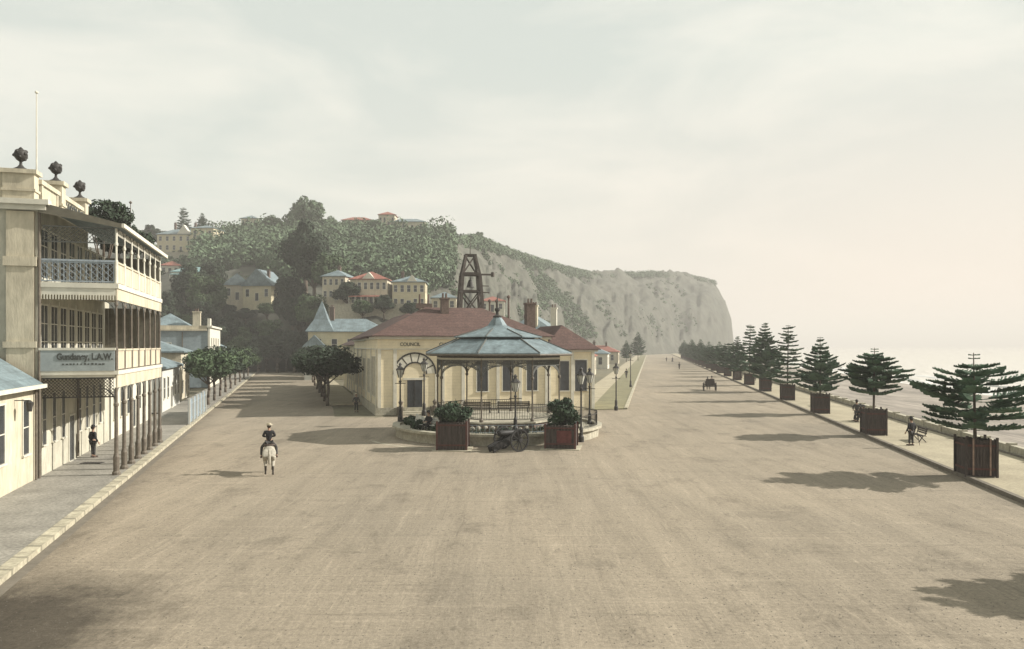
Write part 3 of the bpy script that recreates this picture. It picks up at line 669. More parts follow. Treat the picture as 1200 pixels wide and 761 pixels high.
g = MB(); g.box(DX - .72, -.05, .35, DX + .72, -.004, 3.28); dr = g.part('door', M['glass'], hl)
g = MB(); g.bar((DX, -.07, .35), (DX, -.07, 3.28), .05, .03); g.part('door_stile', M['iron'], dr)
g = MB(); g.box(DX - 1.5, -1.2, 0, DX + 1.5, -.2, .17); g.box(DX - 1.5, -.8, .17, DX + 1.5, -.2, .34); g.part('step', M['stone'], hl)
text_part('COUNCIL', .46, hl, (3.1, -.03, 6.55), (R(90), 0, 0), M['lettering'], bold=.004, sx=.95)
text_part('CHAMBERS', .46, hl, (7.0, -.03, 6.55), (R(90), 0, 0), M['lettering'], bold=.004, sx=.95)
# stairs balustrades either side of door
for sx in (-1.6, 1.6):
    g = MB(); g.box(DX + sx - .15, -2.2, 0, DX + sx + .15, -.2, .8); g.lathe([(.22, .8), (.25, .9), (.12, 1.05), (.24, 1.35), (.05, 1.55)], (DX + sx, -1.9, 0), 10); g.part('stair_wall', M['post'], hl)
# chimneys, roof pipes and finials
chimney(hl, 7.3, 4.4, 8.6, 11.3, .75); chimney(hl, 16.4, 4.2, 7.6, 10.9, .95)
for (x, y, z0, z1) in ((13.0, 8, 9.3, 11.3), (13.8, 8, 9.3, 11.3), (15.2, 8.2, 8.8, 11.8)):
    g = MB(); g.cyl((x, y, z0), (x, y, z1), .13, .1, 8); g.lathe([(.2, 0), (.2, .2), (.03, .35)], (x, y, z1), 8); g.part('flue', M['brick'], hl)
g = MB(); g.lathe([(.2, 0), (.15, .5), (.1, .9), (.34, 1.0), (.42, 1.3), (.34, 1.6), (.1, 1.75)], (17.6, 9, 8.5), 10); g.part('roof_vent', M['iron'], hl)
g = MB()
for x in (5.0, 5.9): g.cyl((x, 6.0, 10.2), (x, 6.0, 11.9), .12, .1, 8); 
g.bar((4.6, 6, 10.7), (6.3, 6, 10.7), .2, .5); g.part('ridge_cresting', M['brick'], hl)

# wooden bell tower behind the hall
tw = thing('timber_tower', 'tall tapering timber bell tower standing behind the red-brown hall roof', 'tower', (at(551, 405, 94).x, 94, 0), R(12))
HT = 17.6
def leg(sx, sy, z): r = 2.15 - (2.15 - 1.05) * min(z, 15.2) / 15.2 if z <= 15.2 else 1.05 - .5 * (z - 15.2) / (HT - 15.2); return Vector((sx * r, sy * r, z))
for sx in (-1, 1):
    for sy in (-1, 1):
        g = MB(); g.bar(leg(sx, sy, 0), leg(sx, sy, 15.2), .34); g.bar(leg(sx, sy, 15.2), leg(sx, sy, HT), .26); g.part('leg', M['timber'], tw)
g = MB(); zz = [3.5, 6.5, 9.6, 13.2, 15.3, HT]
C4 = [(-1, -1), (1, -1), (1, 1), (-1, 1)]
for i, z in enumerate(zz):
    g = MB()
    for k in range(4): a, b_ = C4[k], C4[(k + 1) % 4]; g.bar(leg(*a, z), leg(*b_, z), .2 if z != 15.3 else .3)
    g.part('crossbeam', M['timber'], tw)
g = MB()
for i in (0, 1, 2, 4):
    g = MB(); z0, z1 = zz[i], zz[i + 1]
    for k in range(4):
        a, b_ = C4[k], C4[(k + 1) % 4]; g.bar(leg(*a, z0), leg(*b_, z1), .15)
        if i < 4: g.bar(leg(*b_, z0), leg(*a, z1), .15)
    g.part('brace', M['timber'], tw)
g = MB(); g.bar((-1.3, 0, 15.3), (2.9, 0, 15.3), .2); g.bar((1.0, 0, 13.9), (2.3, 0, 13.9), .1); g.bar((1, 0, 13.1), (2.4, 0, 13.1), .12); g.lathe([(.22, -.25), (.22, .25), (.1, .35)], (2.8, 0, 15.3), 8); g.part('jib', M['timber'], tw)
g = MB(); g.lathe([(.5, 0), (.42, .15), (.3, .6), (.2, .85), (.05, .95)], (0, 0, 13.7), 12); g.bar((0, 0, 14.6), (0, 0, 15.3), .08); g.part('bell', M['iron'], tw)
g = MB(); g.box(-.7, -.7, HT, .7, .7, HT + .12); g.cyl((0, 0, HT), (0, 0, HT + 2.4), .05, .03, 6); g.part('top_platform', M['timber'], tw)

# blue witch-hat roofed building across the end of the street
wb = thing('corner_building', 'beige building with steep blue-grey roof rising to a point left of the hall', 'building', (-39.3, 148, 0), R(4))
g = MB(); g.box(0, 0, 0, 15, 14, 9.2); g.part('wall', M['yellow'], wb)
g = MB(); g.hip(0, 0, 15, 9, 9.202, 2.6, .4, .1)
g.add([(-.5, -.5, 9.31), (5, -.5, 9.31), (5, 5, 9.31), (-.5, 5, 9.31), (.9, .9, 11.6), (3.6, .9, 11.6), (3.6, 3.6, 11.6), (.9, 3.6, 11.6), (2.25, 2.25, 15.4)],
      [(0, 1, 5, 4), (1, 2, 6, 5), (2, 3, 7, 6), (3, 0, 4, 7), (4, 5, 8), (5, 6, 8), (6, 7, 8), (7, 4, 8)]); g.part('roof', M['roofblue'], wb)
chimney(wb, 3.9, 4.2, 9.5, 14.0, .9)
for x in (2, 5, 8, 11): window(wb, 1, 2, (x, 0, 5.8), '-y', bars=(1, 2)); window(wb, 1, 2.2, (x, 0, 1.6), '-y', bars=(1, 2))
house('shed', 'little white gabled shed tucked beside the steep-roofed beige building', (-37.6, 146, 0), R(10), 3.6, 3, 6.2, 2.2, 'white', 'roofblue', 1, 2, gable=True, axis='y', cat='shed')

# villa beyond the hall on the parade side
DZ = R(-10.2)
vl = thing('villa', 'two storey villa with slate roof and bay windows facing the parade behind the hall', 'house', (kb(-12.2, 104)[0], 104, 0), DZ)
g = MB(); g.box(-9, 0, 0, 0, 16, 7.6); g.part('wall', M['stucco'], vl)
g = MB(); g.hip(-9, 0, 0, 16, 7.602, 3.2, .5, .1); rf = g.part('roof', M['roofblue'], vl)
chimney(rf, -3.8, 2.2, 8.5, 12, .8, 'stucco'); chimney(rf, -1.0, 1.2, 7.6, 11.6, .8, 'trim')
for y0 in (2.5, 10):
    g = MB(); g.prism([(0.002, y0), (1.2, y0 + .8), (1.2, y0 + 3), (.002, y0 + 3.8)], 0, 7.3); bw = g.part('bay_window', M['trim'], vl)
    g = MB(); g.add([(0, y0 - .3, 7.302), (1.6, y0 + .6, 7.302), (1.6, y0 + 3.2, 7.302), (0, y0 + 4.1, 7.302), (0, y0 + 1.9, 9)], [(0, 1, 4), (1, 2, 4), (2, 3, 4), (3, 2, 1, 0)]); g.part('bay_roof', M['brick'], bw)
    for z in (1.2, 4.9): window(bw, 1.6, 1.8, (1.2, y0 + 1.9, z), 'x', bars=(2, 1))
    for z in (1.2, 4.9):
        g = MB(); g.bar((.25, y0 + .1, z + .9), (1.05, y0 + .63, z + .9), .1, 1.7); g.part('pane', M['glass'], bw)
for x in (-6.5, -3): 
    for z in (1.2, 4.9): window(vl, .9, 1.8, (x, 0, z), '-y', bars=(1, 2))
g = MB()
for k in range(13): g.box(.6, 16.5 + k * .01, 0, .62, 16.6, .1)
# garden wall and plants beside it
gw = thing('garden_wall', 'low white garden wall running from the hall corner beside the parade path', 'wall', (kb(-9.6, 82)[0], 82, 0), DZ)
g = MB(); g.box(0, 0, 0, .3, 40, .9); g.part('wall', M['white'], gw)
g = MB()
for k in range(9): g.box(-.05, k * 4.9, 0, .35, k * 4.9 + .4, 1.3)
g.part('pier', M['white'], gw)
for i, (y, w_, lab) in enumerate([(136, 10, 'small grey roofed cottage just past the bay-windowed villa'), (168, 11, 'pale cottage beyond the villa beside the lawn strip'), (215, 12, 'far pale house low under the bare cliff'), (275, 13, 'farthest pale house at the foot of the cliff')]):
    house('cottage', lab, (kb(-18, y)[0], y, 0), DZ, w_, 9, 4.2, 2.2, ('trim', 'stucco')[i % 2], ('roofblue', 'roofbrick')[i % 2], 1, 3, chims=((2, 4, 7.4),))

# ------------------------------------------------------------------ houses on the hill
def hh(name, label, px, py, Y, w, d, h, rh, **k):
    p = at(px, py, Y); return house(name, label, (p.x, Y, p.z), R(random.uniform(-8, 8)) if 'rz' not in k else k.pop('rz'), w, d, h, rh, below=7, **k)
hh('villa', 'yellow hilltop villa with blue-grey roofs and a bay at its right end', 208, 296, 300, 16, 10, 7.0, 2.6, wall='yellow', roof='roofblue', storeys=2, nw=6, cat='house', chims=((-3, 5, 12), (5, 5, 12)), rz=0, facegable=(2.5, 5, 3.6))
hh('villa', 'square yellow block joined to the right of the hilltop villa', 237, 296, 298, 9, 9, 9.4, 1.6, wall='yellow', roof='roofblue', storeys=2, nw=3, cat='house', rz=R(-4))
hh('cottage', 'hillside cottage with a teal roof below the yellow villa', 222, 331, 243, 11, 7, 3.2, 1.8, wall='trim', roof='roofteal', nw=5, rz=R(5), verandah=True)
hh('cottage', 'gabled blue-roofed cottage left of a larger steep gable on the slope', 278, 352, 216, 7, 8, 4.2, 3.2, wall='stucco', roof='roofblue', nw=3, gable=True, axis='y', rz=R(14))
hh('cottage', 'steep blue-roofed gabled house among dark trees on the slope', 301, 353, 214, 8.5, 9, 4.2, 4.6, wall='yellow', roof='roofblue', nw=3, gable=True, axis='y', rz=R(-10), chims=((2, 3, 8.5),))
hh('cottage', 'little pale cottage at the left foot of the wood above the gabled houses', 268, 322, 262, 6, 6, 3.2, 1.7, wall='trim', roof='roofblue', nw=3, rz=R(6))
hh('cottage', 'small half-hidden cottage right of the steep gabled house', 333, 347, 216, 5.5, 6, 3.4, 1.8, wall='stucco', roof='roofblue', nw=2, rz=R(-12))
hh('cottage', 'small pale cottage low between the hotel roof end and the teal-roofed cottage', 199, 322, 262, 6, 6, 3.0, 1.8, wall='trim', roof='roofbrick', nw=3, rz=R(8))
hh('house', 'cream house with blue-grey hip roof, leftmost in the hillside row', 391, 352, 189, 5.8, 8, 5.8, 1.7, wall='stucco', roof='roofblue', storeys=2, nw=4, rz=R(-8), chims=((0, 4, 8.4),))
hh('house', 'two storey cream house with red roof and double verandah on the hillside', 432, 360, 185, 8.9, 9, 6.6, 2.2, wall='stucco', roof='roofbrick', storeys=2, nw=6, rz=0, facegable=(0, 3, 1.6), verandah=True)
hh('house', 'cream house with blue-grey roof and round-headed windows right of the red roof', 479, 363, 186, 7.9, 9, 6.6, 1.7, wall='yellow', roof='roofblue', storeys=2, nw=5, rz=R(3), facegable=(.8, 2.4, 1.7), chims=((-2, 6, 9.3),))
hh('cottage', 'small blue-roofed cottage left of the timber tower', 520, 365, 200, 6.4, 7, 3.4, 1.7, wall='stucco', roof='roofblue', nw=3, rz=0)
hh('cottage', 'small red-roofed cottage right of the timber tower', 577, 366, 228, 7.2, 7, 3.2, 1.5, wall='trim', roof='roofbrick', nw=3, rz=0)
for px, py, w_, ro, lab in ((478, 270, 15, 'roofblue', 'long blue-roofed house on the ridge above the trees'), (418, 268, 13, 'roofbrick', 'red-roofed house just showing over the wooded ridge'), (292, 266, 7, 'roofblue', 'small blue-roofed house at the left of the wooded ridge'), (453, 266, 7, 'roofbrick', 'tall narrow house on the ridge left of the long blue roof')):
    hh('house', lab, px, py, 335, w_, 8, 3.6 + (1.6 if px == 453 else 0), 1.8, wall='stucco', roof=ro, nw=4, rz=0)
# retaining wall terraces under the villa
for px, py, Y, w_, lab in ((205, 303, 292, 22, 'long pale retaining wall under the yellow hilltop villa'), (262, 322, 268, 8, 'short pale retaining wall on the bare slope right of the villa'), (430, 368, 182, 18, 'pale garden wall in front of the hillside row of houses')):
    p = at(px, py, Y); g = MB(); g.box(-w_ / 2, 0, -4, w_ / 2, .5, 2.2); g.box(-w_ / 2 - .1, -.1, 2.2, w_ / 2 + .1, .6, 2.4)
    o = g.part('retaining_wall', M['stone']); o.location = p; tag(o, lab, 'wall')

# ------------------------------------------------------------------ trees
def trunk_mesh(name, h, r0, r1, limbs=4, lz=.55, lr=1.4):
    g = MB(); p = Vector((0, 0, -.2)); n_ = 5
    for k in range(n_):
        q = Vector((random.uniform(-.1, .1), random.uniform(-.1, .1), h * (k + 1) / n_)); g.cyl(p, q, r0 + (r1 - r0) * k / n_, r0 + (r1 - r0) * (k + 1) / n_, 8); p = q
    for k in range(limbs):
        a = 2 * math.pi * k / limbs + random.random(); g.cyl((0, 0, h * lz), (lr * math.cos(a), lr * math.sin(a), h * (lz + .35)), r1 * .9, r1 * .3, 6)
    return g.mesh(name, M['bark'], True)
def tree(name, label, loc, tm, cm, scale=1, rz=0, group=None, cat='tree', sz=None):
    t = thing(name, label, cat, loc, rz, group); t.scale = (scale, scale, sz or scale)
    link('trunk', tm, t); link('crown', cm, t); return t
st_tr = [trunk_mesh('trunk', 4.0, .14, .09) for _ in range(2)]
st_cr = [crown_mesh('crown', 2.8, 2.0, M[('leafdark', 'leafmid')[i % 2] if i < 2 else 'leafdark'], 44, 120, .16, 4.15) for i in range(3)]
ordn = ['nearest', 'second', 'third', 'fourth', 'fifth', 'sixth', 'seventh', 'eighth', 'ninth', 'tenth', 'eleventh', 'twelfth', 'thirteenth', 'fourteenth', 'fifteenth', 'sixteenth', 'seventeenth', 'eighteenth', 'nineteenth', 'twentieth', 'twenty-first', 'twenty-second', 'twenty-third', 'twenty-fourth']
for i, Y in enumerate([84, 90.5, 98, 106, 115, 125, 136, 149, 163]):
    yl = (Y - 38.5) / .9606
    p = L(K - .9, yl); tree('street_tree', '%s round clipped tree along the left pavement of the side street' % ordn[i], (p.x, p.y, .1), st_tr[i % 2], st_cr[(1, 0, 2)[i % 3]], 1.15 + .1 * random.random(), random.random() * 6, 'street trees on the left pavement', sz=1.0)
for i, Y in enumerate([84, 91, 99, 107, 116, 126, 137, 149, 162]):
    yl = (Y - 41.8) / .9606
    p = L(K + 11.6, yl); tree('street_tree', '%s dark round tree on the right side of the side street' % ordn[i], (p.x, p.y, .1), st_tr[i % 2], st_cr[(0, 2, 2)[i % 3]], 1.32 + .08 * random.random(), random.random() * 6, 'street trees on the right pavement', sz=1.02)
# big dark evergreens at the foot of the hill
big_tr = trunk_mesh('trunk', 11, .5, .25, 6, .4, 3)
big_cr = [crown_mesh('crown', 5.2, 6.2, M['leafdark' if i != 2 else 'leafmid'], 60, 200, .34, 9.5, .95) for i in range(3)]
spots = [(203, 203, 15), (222, 214, 17), (243, 206, 17.5), (250, 222, 14), (240, 200, 13), (285, 198, 9), (305, 196, 9), (325, 197, 9.5), (343, 203, 19), (358, 211, 23), (368, 199, 19), (385, 196, 14), (352, 196, 14), (270, 197, 12.5), (222, 196, 12), (405, 152, 8.5), (197, 196, 14), (392, 205, 12), (336, 194, 11), (312, 193, 9.5), (290, 192, 9), (325, 187, 9.5), (303, 187, 9), (281, 188, 9.5), (345, 188, 11), (262, 190, 12), (366, 186, 12), (240, 192, 13), (296, 200, 9), (316, 200, 9.5), (408, 186, 8.5), (450, 181, 6), (425, 180, 5.5), (480, 182, 5), (288, 210, 5), (313, 210, 5.5), (268, 212, 6)]
where = ['above the hotel verandah roof end', 'behind the blue-walled building roof', 'tall, below the teal-roofed cottage', 'right of the teal-roofed cottage', 'low, behind the terrace chimneys', 'below the left gabled cottage', 'below the steep gabled house', 'right of the steep gabled house foot', 'tall, at the left of the dark central clump', 'tallest, in the middle of the central clump', 'right in the central clump', 'left of the hillside row of houses', 'in front of the central clump', 'low behind the left street trees', 'low at the hotel end', 'beside the steep blue-roofed building', 'at the hotel corner', 'under the leftmost hillside house', 'low at the right end of the side street', 'at the very end of the side street', 'low at the left end of the side street', 'closing the middle of the side street', 'closing the side street just left of centre', 'closing the side street at its left kerb', 'closing the side street at its right kerb', 'behind the farthest left street trees', 'behind the farthest right street trees', 'between the terrace chimneys and the street end', 'in the second row behind the street end, left', 'in the second row behind the street end, right', 'low before the gap left of the red-roofed house', 'low before the blue-roofed hillside house', 'low before the red-roofed hillside house', 'lowest, right of the row below the blue roof', 'low in the garden of the left gabled cottage', 'low in the garden of the steep gabled house', 'low at the left of the two gabled houses']
for i, (px, Y, h_) in enumerate(spots):
    X = (px - 600) / F * Y; s_ = h_ / 15.6
    tree('evergreen_tree', 'dark evergreen tree ' + where[i], (X, Y, hz(X, Y) - .4), big_tr, big_cr[i % 3 if i not in (0, 1, 8, 9, 10) else (i % 2)], max(.5 if h_ < 7 else .75, s_ * .9), random.random() * 6, 'dark evergreens at the foot of the hill', sz=s_)
# behind the hotel
tree('round_tree', 'dark round-headed tree rising behind the hotel parapet', (at(122, 405, 64).x, 64, 0), trunk_mesh('trunk', 15, .16, .1, 5, .8, 1.2), crown_mesh('crown', 2.1, 2.2, M['leafdark'], 34, 170, .17, 17.0), 1)
tree('shrubby_tree', 'low dark tree just over the verandah roof behind the hotel', (at(147, 405, 68).x, 68, 0), trunk_mesh('trunk', 14, .12, .08, 5, .85, 1.2), crown_mesh('crown', 2.4, 1.3, M['leafdark'], 30, 120, .17, 15.6), 1)
# hill woodland: reads as one mass
cen = []; rad = []
for i in range(5200):
    px = random.uniform(232, 527); t = random.random() ** .8
    y3 = np.interp(px, CPX, CY[:, 3]); ylo = np.interp(px, [232, 300, 345, 380, 500, 527], [255, 262, 232, 240, 226, 262])
    Y = ylo + (y3 + 8 - ylo) * t
    X = (px - 600) / F * Y; 
    if px < 345 and random.random() < .55 and Y < 285 and 235 < px: 
        if px < 275: continue
    r = random.uniform(1.6, 4.4) * (1.2 if i % 9 == 0 else .85); cen.append((X, Y, hz(X, Y) + r * random.uniform(.4, 1.7))); rad.append(r)
V, Q = leafcloud(cen, rad, 70, .62, 1.0, .86)
struct(link('woodland', np_mesh('woodland', V, Q, M['leafhill'])), 'stuff')
# scrub on the bare hill and cliff top
cen = []; rad = []
for i in range(9000):
    px = random.choice([random.uniform(520, 838), random.uniform(150, 290), random.uniform(520, 700)]); t = random.choice([random.uniform(.9, 1.05), random.random()])
    y0 = np.interp(px, CPX, CY[:, 0]); y3 = np.interp(px, CPX, CY[:, 3]); Y = y0 + 25 + (y3 - y0 - 25) * t; X = (px - 600) / F * Y; r = random.uniform(.6, 1.7) * (1 + (px > 520) * .4) * (1.6 if t > .88 else 1)
    if px < 520 and i % 4: continue
    if t < .88 and mn.noise(Vector((X * .018, Y * .018, 3))) + .6 * mn.noise(Vector((X * .07, Y * .07, 9))) < .08: continue
    cen.append((X, Y, hz(X, Y) + r * .2)); rad.append(r)
V, Q = leafcloud(cen, rad, 26, .55, .7, .6)
struct(link('scrub', np_mesh('scrub', V, Q, M['leafhill'])), 'stuff')
# skyline trees
sk_tr = trunk_mesh('trunk', 8, .4, .2, 5, .4, 2.5)
sk_cr = [crown_mesh('crown', 4.6, 4.4, M['leafhill'], 46, 150, .42, 7.5, .9) for _ in range(2)]
for i, (px, py, Y, s_, lab) in enumerate([(360, 283, 322, 1.65, 'tallest tree on the wooded skyline'), (345, 282, 326, 1.15, 'tree at the left shoulder of the tallest skyline tree'), (318, 284, 325, 1.05, 'rounded skyline tree right of the small blue roof'), (268, 292, 318, .85, 'skyline tree at the left end of the wood'), (385, 284, 325, 1.0, 'skyline tree right of the tallest one'), (440, 284, 322, .9, 'skyline tree between the ridge roofs'), (500, 290, 318, .85, 'skyline tree right of the long blue roof'), (176, 296, 305, 1.25, 'bushy dark tree left of the hilltop villa'), (190, 295, 312, 1.0, 'dark tree touching the left end of the hilltop villa'), (560, 286, 378, .6, 'small tree on the bare ridge above the tower'), (696, 324, 618, .5, 'lone small tree on the distant cliff top')]):
    p = at(px, py, Y); tree('skyline_tree', lab, (p.x, Y, p.z - 1), sk_tr, (sk_cr if px > 200 else big_cr[:2])[i % 2], s_ if px > 200 else s_ * .62, random.random() * 6, 'trees along the hill skyline')

# ---- Norfolk pines
def pine_crown(name, H, z0, Rm, shape, tiers, gap_top=.5, dens=1.0, nb=6):
    P = []; A = []
    def stroke(p, q, w, up):
        d = q - p; s_ = d.cross(up); 
        if s_.length < 1e-5: return
        s_ = s_.normalized() * w
        P.extend([p - s_ * .6, q - s_, q + s_, p + s_ * .6])
        mid = (p + q) / 2; u = up.normalized() * w * 1.0
        P.extend([p - u * .4, q - u, q + u, p + u * .4])
    for k in range(tiers):
        t = k / (tiers - 1); z = z0 + (H - z0 - gap_top) * t ** .92
        if shape == 'dome': r = Rm * (.86 + .28 * t * (1 - t) * 3 if t < .45 else (1.07 - ((t - .45) / .55) ** 1.5 * .72))
        elif shape == 'cone': r = Rm * (.82 + t * .9 if t < .2 else (1.0 - (t - .2) / .8 * .88))
        else: r = Rm * (1 - .72 * t) * (1 if k % 2 == 0 else .75)
        off = random.random() * 6
        n_ = nb if r > .6 else 5
        for j in range(n_):
            a = off + 2 * math.pi * j / n_ + random.uniform(-.14, .14); rr = r * random.uniform(.68, 1.12)
            if random.random() < .05: continue
            dv = Vector((math.cos(a), math.sin(a), 0)); sv = Vector((-math.sin(a), math.cos(a), 0)); droop = random.uniform(-.06, .14); z_ = z + random.uniform(-.1, .1); rise = .12 if shape == 'cone' else .0
            pts = [Vector((0, 0, z_)) + dv * rr * u + Vector((0, 0, rr * (droop * u * -1 + .20 * u * u + rise * u))) for u in np.linspace(0, 1, 9)]
            for m_ in range(8): stroke(pts[m_], pts[m_ + 1], .03, Vector((0, 0, 1)))
            ns = max(5, int(rr * 9 * dens))
            for m_ in range(ns):
                u = .22 + .78 * (m_ + random.random() * .5) / ns; i0 = min(7, int(u * 8)); c = pts[i0].lerp(pts[i0 + 1], u * 8 - i0)
                ln = (rr * .23 + .09) * math.sin(min(1, (u - .08) * 1.15) ** .8 * math.pi * .86 + .12) + .07
                for sg in (1, -1):
                    e = c + (dv * .62 + sv * sg * .8).normalized() * ln * random.uniform(.8, 1.15) + Vector((0, 0, ln * random.uniform(.05, .35)))
                    md = c.lerp(e, .5) + Vector((0, 0, -.02)); stroke(c, md, .05, Vector((0, 0, 1))); stroke(md, e, .05, Vector((0, 0, 1)))
    # leader
    for zz_ in (H - .12, H - .3):
        for j in range(5): a = j * 1.257; stroke(Vector((0, 0, zz_)), Vector((math.cos(a) * .28, math.sin(a) * .28, zz_ + .03)), .035, Vector((0, 0, 1)))
    V = np.array([tuple(p) for p in P]); return np_mesh(name, V, np.arange(len(V)).reshape(-1, 4), M['leafpine'])
def pine_trunk(H):
    g = MB(); g.cyl((0, 0, 0), (0, 0, H * .5), .11, .07, 8); g.cyl((0, 0, H * .5), (0, 0, H), .07, .02, 8); return g.mesh('trunk', M['bark'], True)
random.seed(21)
PV = {'A': (pine_trunk(6.1), pine_crown('crown', 6.1, 2.3, 2.85, 'dome', 8, .75, 1.15, 6)),
      'B': (pine_trunk(6.3), pine_crown('crown', 6.3, 3.0, 2.15, 'dome', 9, .6, 1.7, 8)),
      'C': (pine_trunk(7.2), pine_crown('crown', 7.2, 2.1, 2.45, 'cone', 12, .4, 1.7, 8)),
      'D': (pine_trunk(8.6), pine_crown('crown', 8.6, 2.0, 2.5, 'sparse', 15, .4, 1.6)),
      'E': (pine_trunk(9.6), pine_crown('crown', 9.6, 1.8, 3.0, 'cone', 18, .3, 1.6, 8)),
      'S': (pine_trunk(7.0), pine_crown('crown', 7.0, 2.0, 2.7, 'dome', 10, .3, 1.6, 8))}
# planter box prototype
bx_ = thing('tree_guard_box', 'x', 'tree guard', (0, 0, 0))
WB = .64
for sx, sy in ((0, -1), (1, 0), (0, 1), (-1, 0)):
    g = MB(); n_ = 9
    for k in range(n_):
        a = -WB + 2 * WB * k / n_; w_ = 2 * WB / n_ - .015; h_ = 1.82 + random.uniform(-.05, .05)
        if sx: g.box(sx * WB - .02, a, .03, sx * WB + .02, a + w_, h_)
        else: g.box(a, sy * WB - .02, .03, a + w_, sy * WB + .02, h_)
    g.part('plank_side', M['wood'], bx_)
for sx in (-1, 1):
    for sy in (-1, 1): g = MB(); g.box(sx * (WB + .06) - .05, sy * (WB + .06) - .05, 0, sx * (WB + .06) + .05, sy * (WB + .06) + .05, 1.95); g.part('corner_post', M['wood'], bx_)
g = MB()
for z in (.35, 1.5):
    g.box(-WB, -WB - .07, z, WB, -WB - .025, z + .1); g.box(-WB, WB + .025, z, WB, WB + .07, z + .1)
    g.box(-WB - .07, -WB, z, -WB - .025, WB, z + .1); g.box(WB + .025, -WB, z, WB + .07, WB, z + .1)
g.part('rail', M['woodred'], bx_)
g = MB(); g.box(-WB + .03, -WB + .03, .0, WB - .03, WB - .03, .5); g.part('soil', M['kerbdark'], bx_)
seq = 'ASAB' 
kinds = ['S', 'A', 'B', 'C', 'D', 'E', 'D', 'E', 'S', 'C', 'S', 'C', 'C', 'E', 'S', 'C', 'E', 'S', 'C', 'C', 'E', 'C']
hs = [5.2, 6.1, 6.3, 7.3, 8.9, 9.7, 9.9, 8.2, 6.9, 7.4, 6.3, 7.6, 6.7, 8.5, 6.4, 7.6, 8.8, 6.6, 7.4, 8, 9, 8]
base_h = dict(A=6.1, B=6.3, C=7.2, D=8.6, E=9.6, S=7.0)
desc = ['spreading', 'broad umbrella-shaped', 'dome-headed', 'neat conical', 'open tall', 'dense tall', 'open-tiered tall', 'dense conical']
for i in range(22):
    Y = 20.8 + 17.55 * i; X = 16.25 + .18 * Y; k = kinds[i]; s_ = hs[i] / base_h[k]
    if i == 0: lab = 'norfolk pine beyond the right edge whose shadow falls on the near road'
    else: lab = '%s norfolk pine, %s along the promenade from the right edge' % (desc[i] if i < 8 else 'small distant', 'first' if i == 1 else ordn[i - 1])
    t = thing('norfolk_pine', lab, 'pine tree', (X, Y, .13), random.random() * 6, 'norfolk pines along the promenade'); w_ = s_ if i < 9 else .95 + .2 * random.random(); t.scale = (w_, w_, s_); t.rotation_euler = (R(random.uniform(-1.5, 1.5)), R(random.uniform(-1.5, 1.5)), random.random() * 6)
    link('trunk', PV[k][0], t); link('crown', PV[k][1], t)
    bl = 'dark plank box guarding the %s norfolk pine on the promenade' % ('unseen near' if i == 0 else 'first' if i == 1 else ordn[i - 1])
    if i == 0: bx_.location = (X, Y, .13); bx_.rotation_euler = (0, 0, DZ); bx_['label'] = bl; bx_['group'] = 'plank tree guards along the promenade'; sh0 = bx_
    else: c_ = copy_tree(bx_, (X, Y, .13), DZ, (1, 1, 1), bl)
    if i == 1:                                  # two pale planks on the nearest box
        for ax in (-.42, .35): g = MB(); g.box(ax, -WB - .12, .1, ax + .07, -WB - .075, 1.9); g.part('pale_batten', M['woodpale'], c_)
# hilltop norfolk pines and one behind the hall
for px, py, Y, k, s_, lab in ((215, 292, 318, 'D', 2.0, 'thin tall pine standing over the hilltop villa roof'), (237, 290, 322, 'E', 1.5, 'tiered pine at the right of the hilltop villa'), (224, 292, 320, 'E', .95, 'small pine between the two hilltop villa pines'), (663, 410, 92, 'C', .98, 'dark tiered pine showing over the right wing of the hall'), (640, 300, 560, 'E', .1, '')):
    if not lab: continue
    p = at(px, py, Y); t = thing('norfolk_pine', lab, 'pine tree', (p.x, Y, p.z if Y > 100 else 1.6), 1, None); t.scale = (s_, s_, s_ * (1 if Y > 100 else 1)); link('trunk', PV[k][0], t); link('crown', PV[k][1], t)
for px, py, Y, s_, lab in ((764, 408, 330, 1.3, 'pale distant pine at the foot of the cliff'), (752, 408, 300, .9, 'small distant tree left of the pale pine under the cliff')):
    p = at(px, py, Y); t = thing('norfolk_pine', lab, 'pine tree', (p.x - 6, Y, 0), 1); t.scale = (s_,) * 3; link('trunk', PV['E'][0], t); link('crown', PV['E'][1], t)

# ------------------------------------------------------------------ bandstand and its podium
BC = Vector((-1.1, 57.7, 0)); PH = .62
def ngon(r, n=24, rot=0, c=BC): return [(c.x + r * math.cos(2 * math.pi * k / n + rot), c.y + r * math.sin(2 * math.pi * k / n + rot)) for k in range(n)]
pd = thing('round_podium', 'low round cream stone wall and paving carrying the bandstand', 'podium', (0, 0, 0))
g = MB(); g.prism(ngon(7.6), 0, .62); g.part('wall', M['stone'], pd)
g = MB(); o_, i_ = ngon(7.85), ngon(7.3); n_ = 24
g.add([(x, y, .63) for x, y in o_] + [(x, y, .63) for x, y in i_] + [(x, y, .8) for x, y in o_] + [(x, y, .8) for x, y in i_],
      [q for k in range(n_) for q in ((k, (k + 1) % n_, 2 * n_ + (k + 1) % n_, 2 * n_ + k), (n_ + k, 3 * n_ + k, 3 * n_ + (k + 1) % n_, n_ + (k + 1) % n_), (2 * n_ + k, 2 * n_ + (k + 1) % n_, 3 * n_ + (k + 1) % n_, 3 * n_ + k), (k, n_ + k, n_ + (k + 1) % n_, (k + 1) % n_))])
g.part('coping', M['stone'], pd)
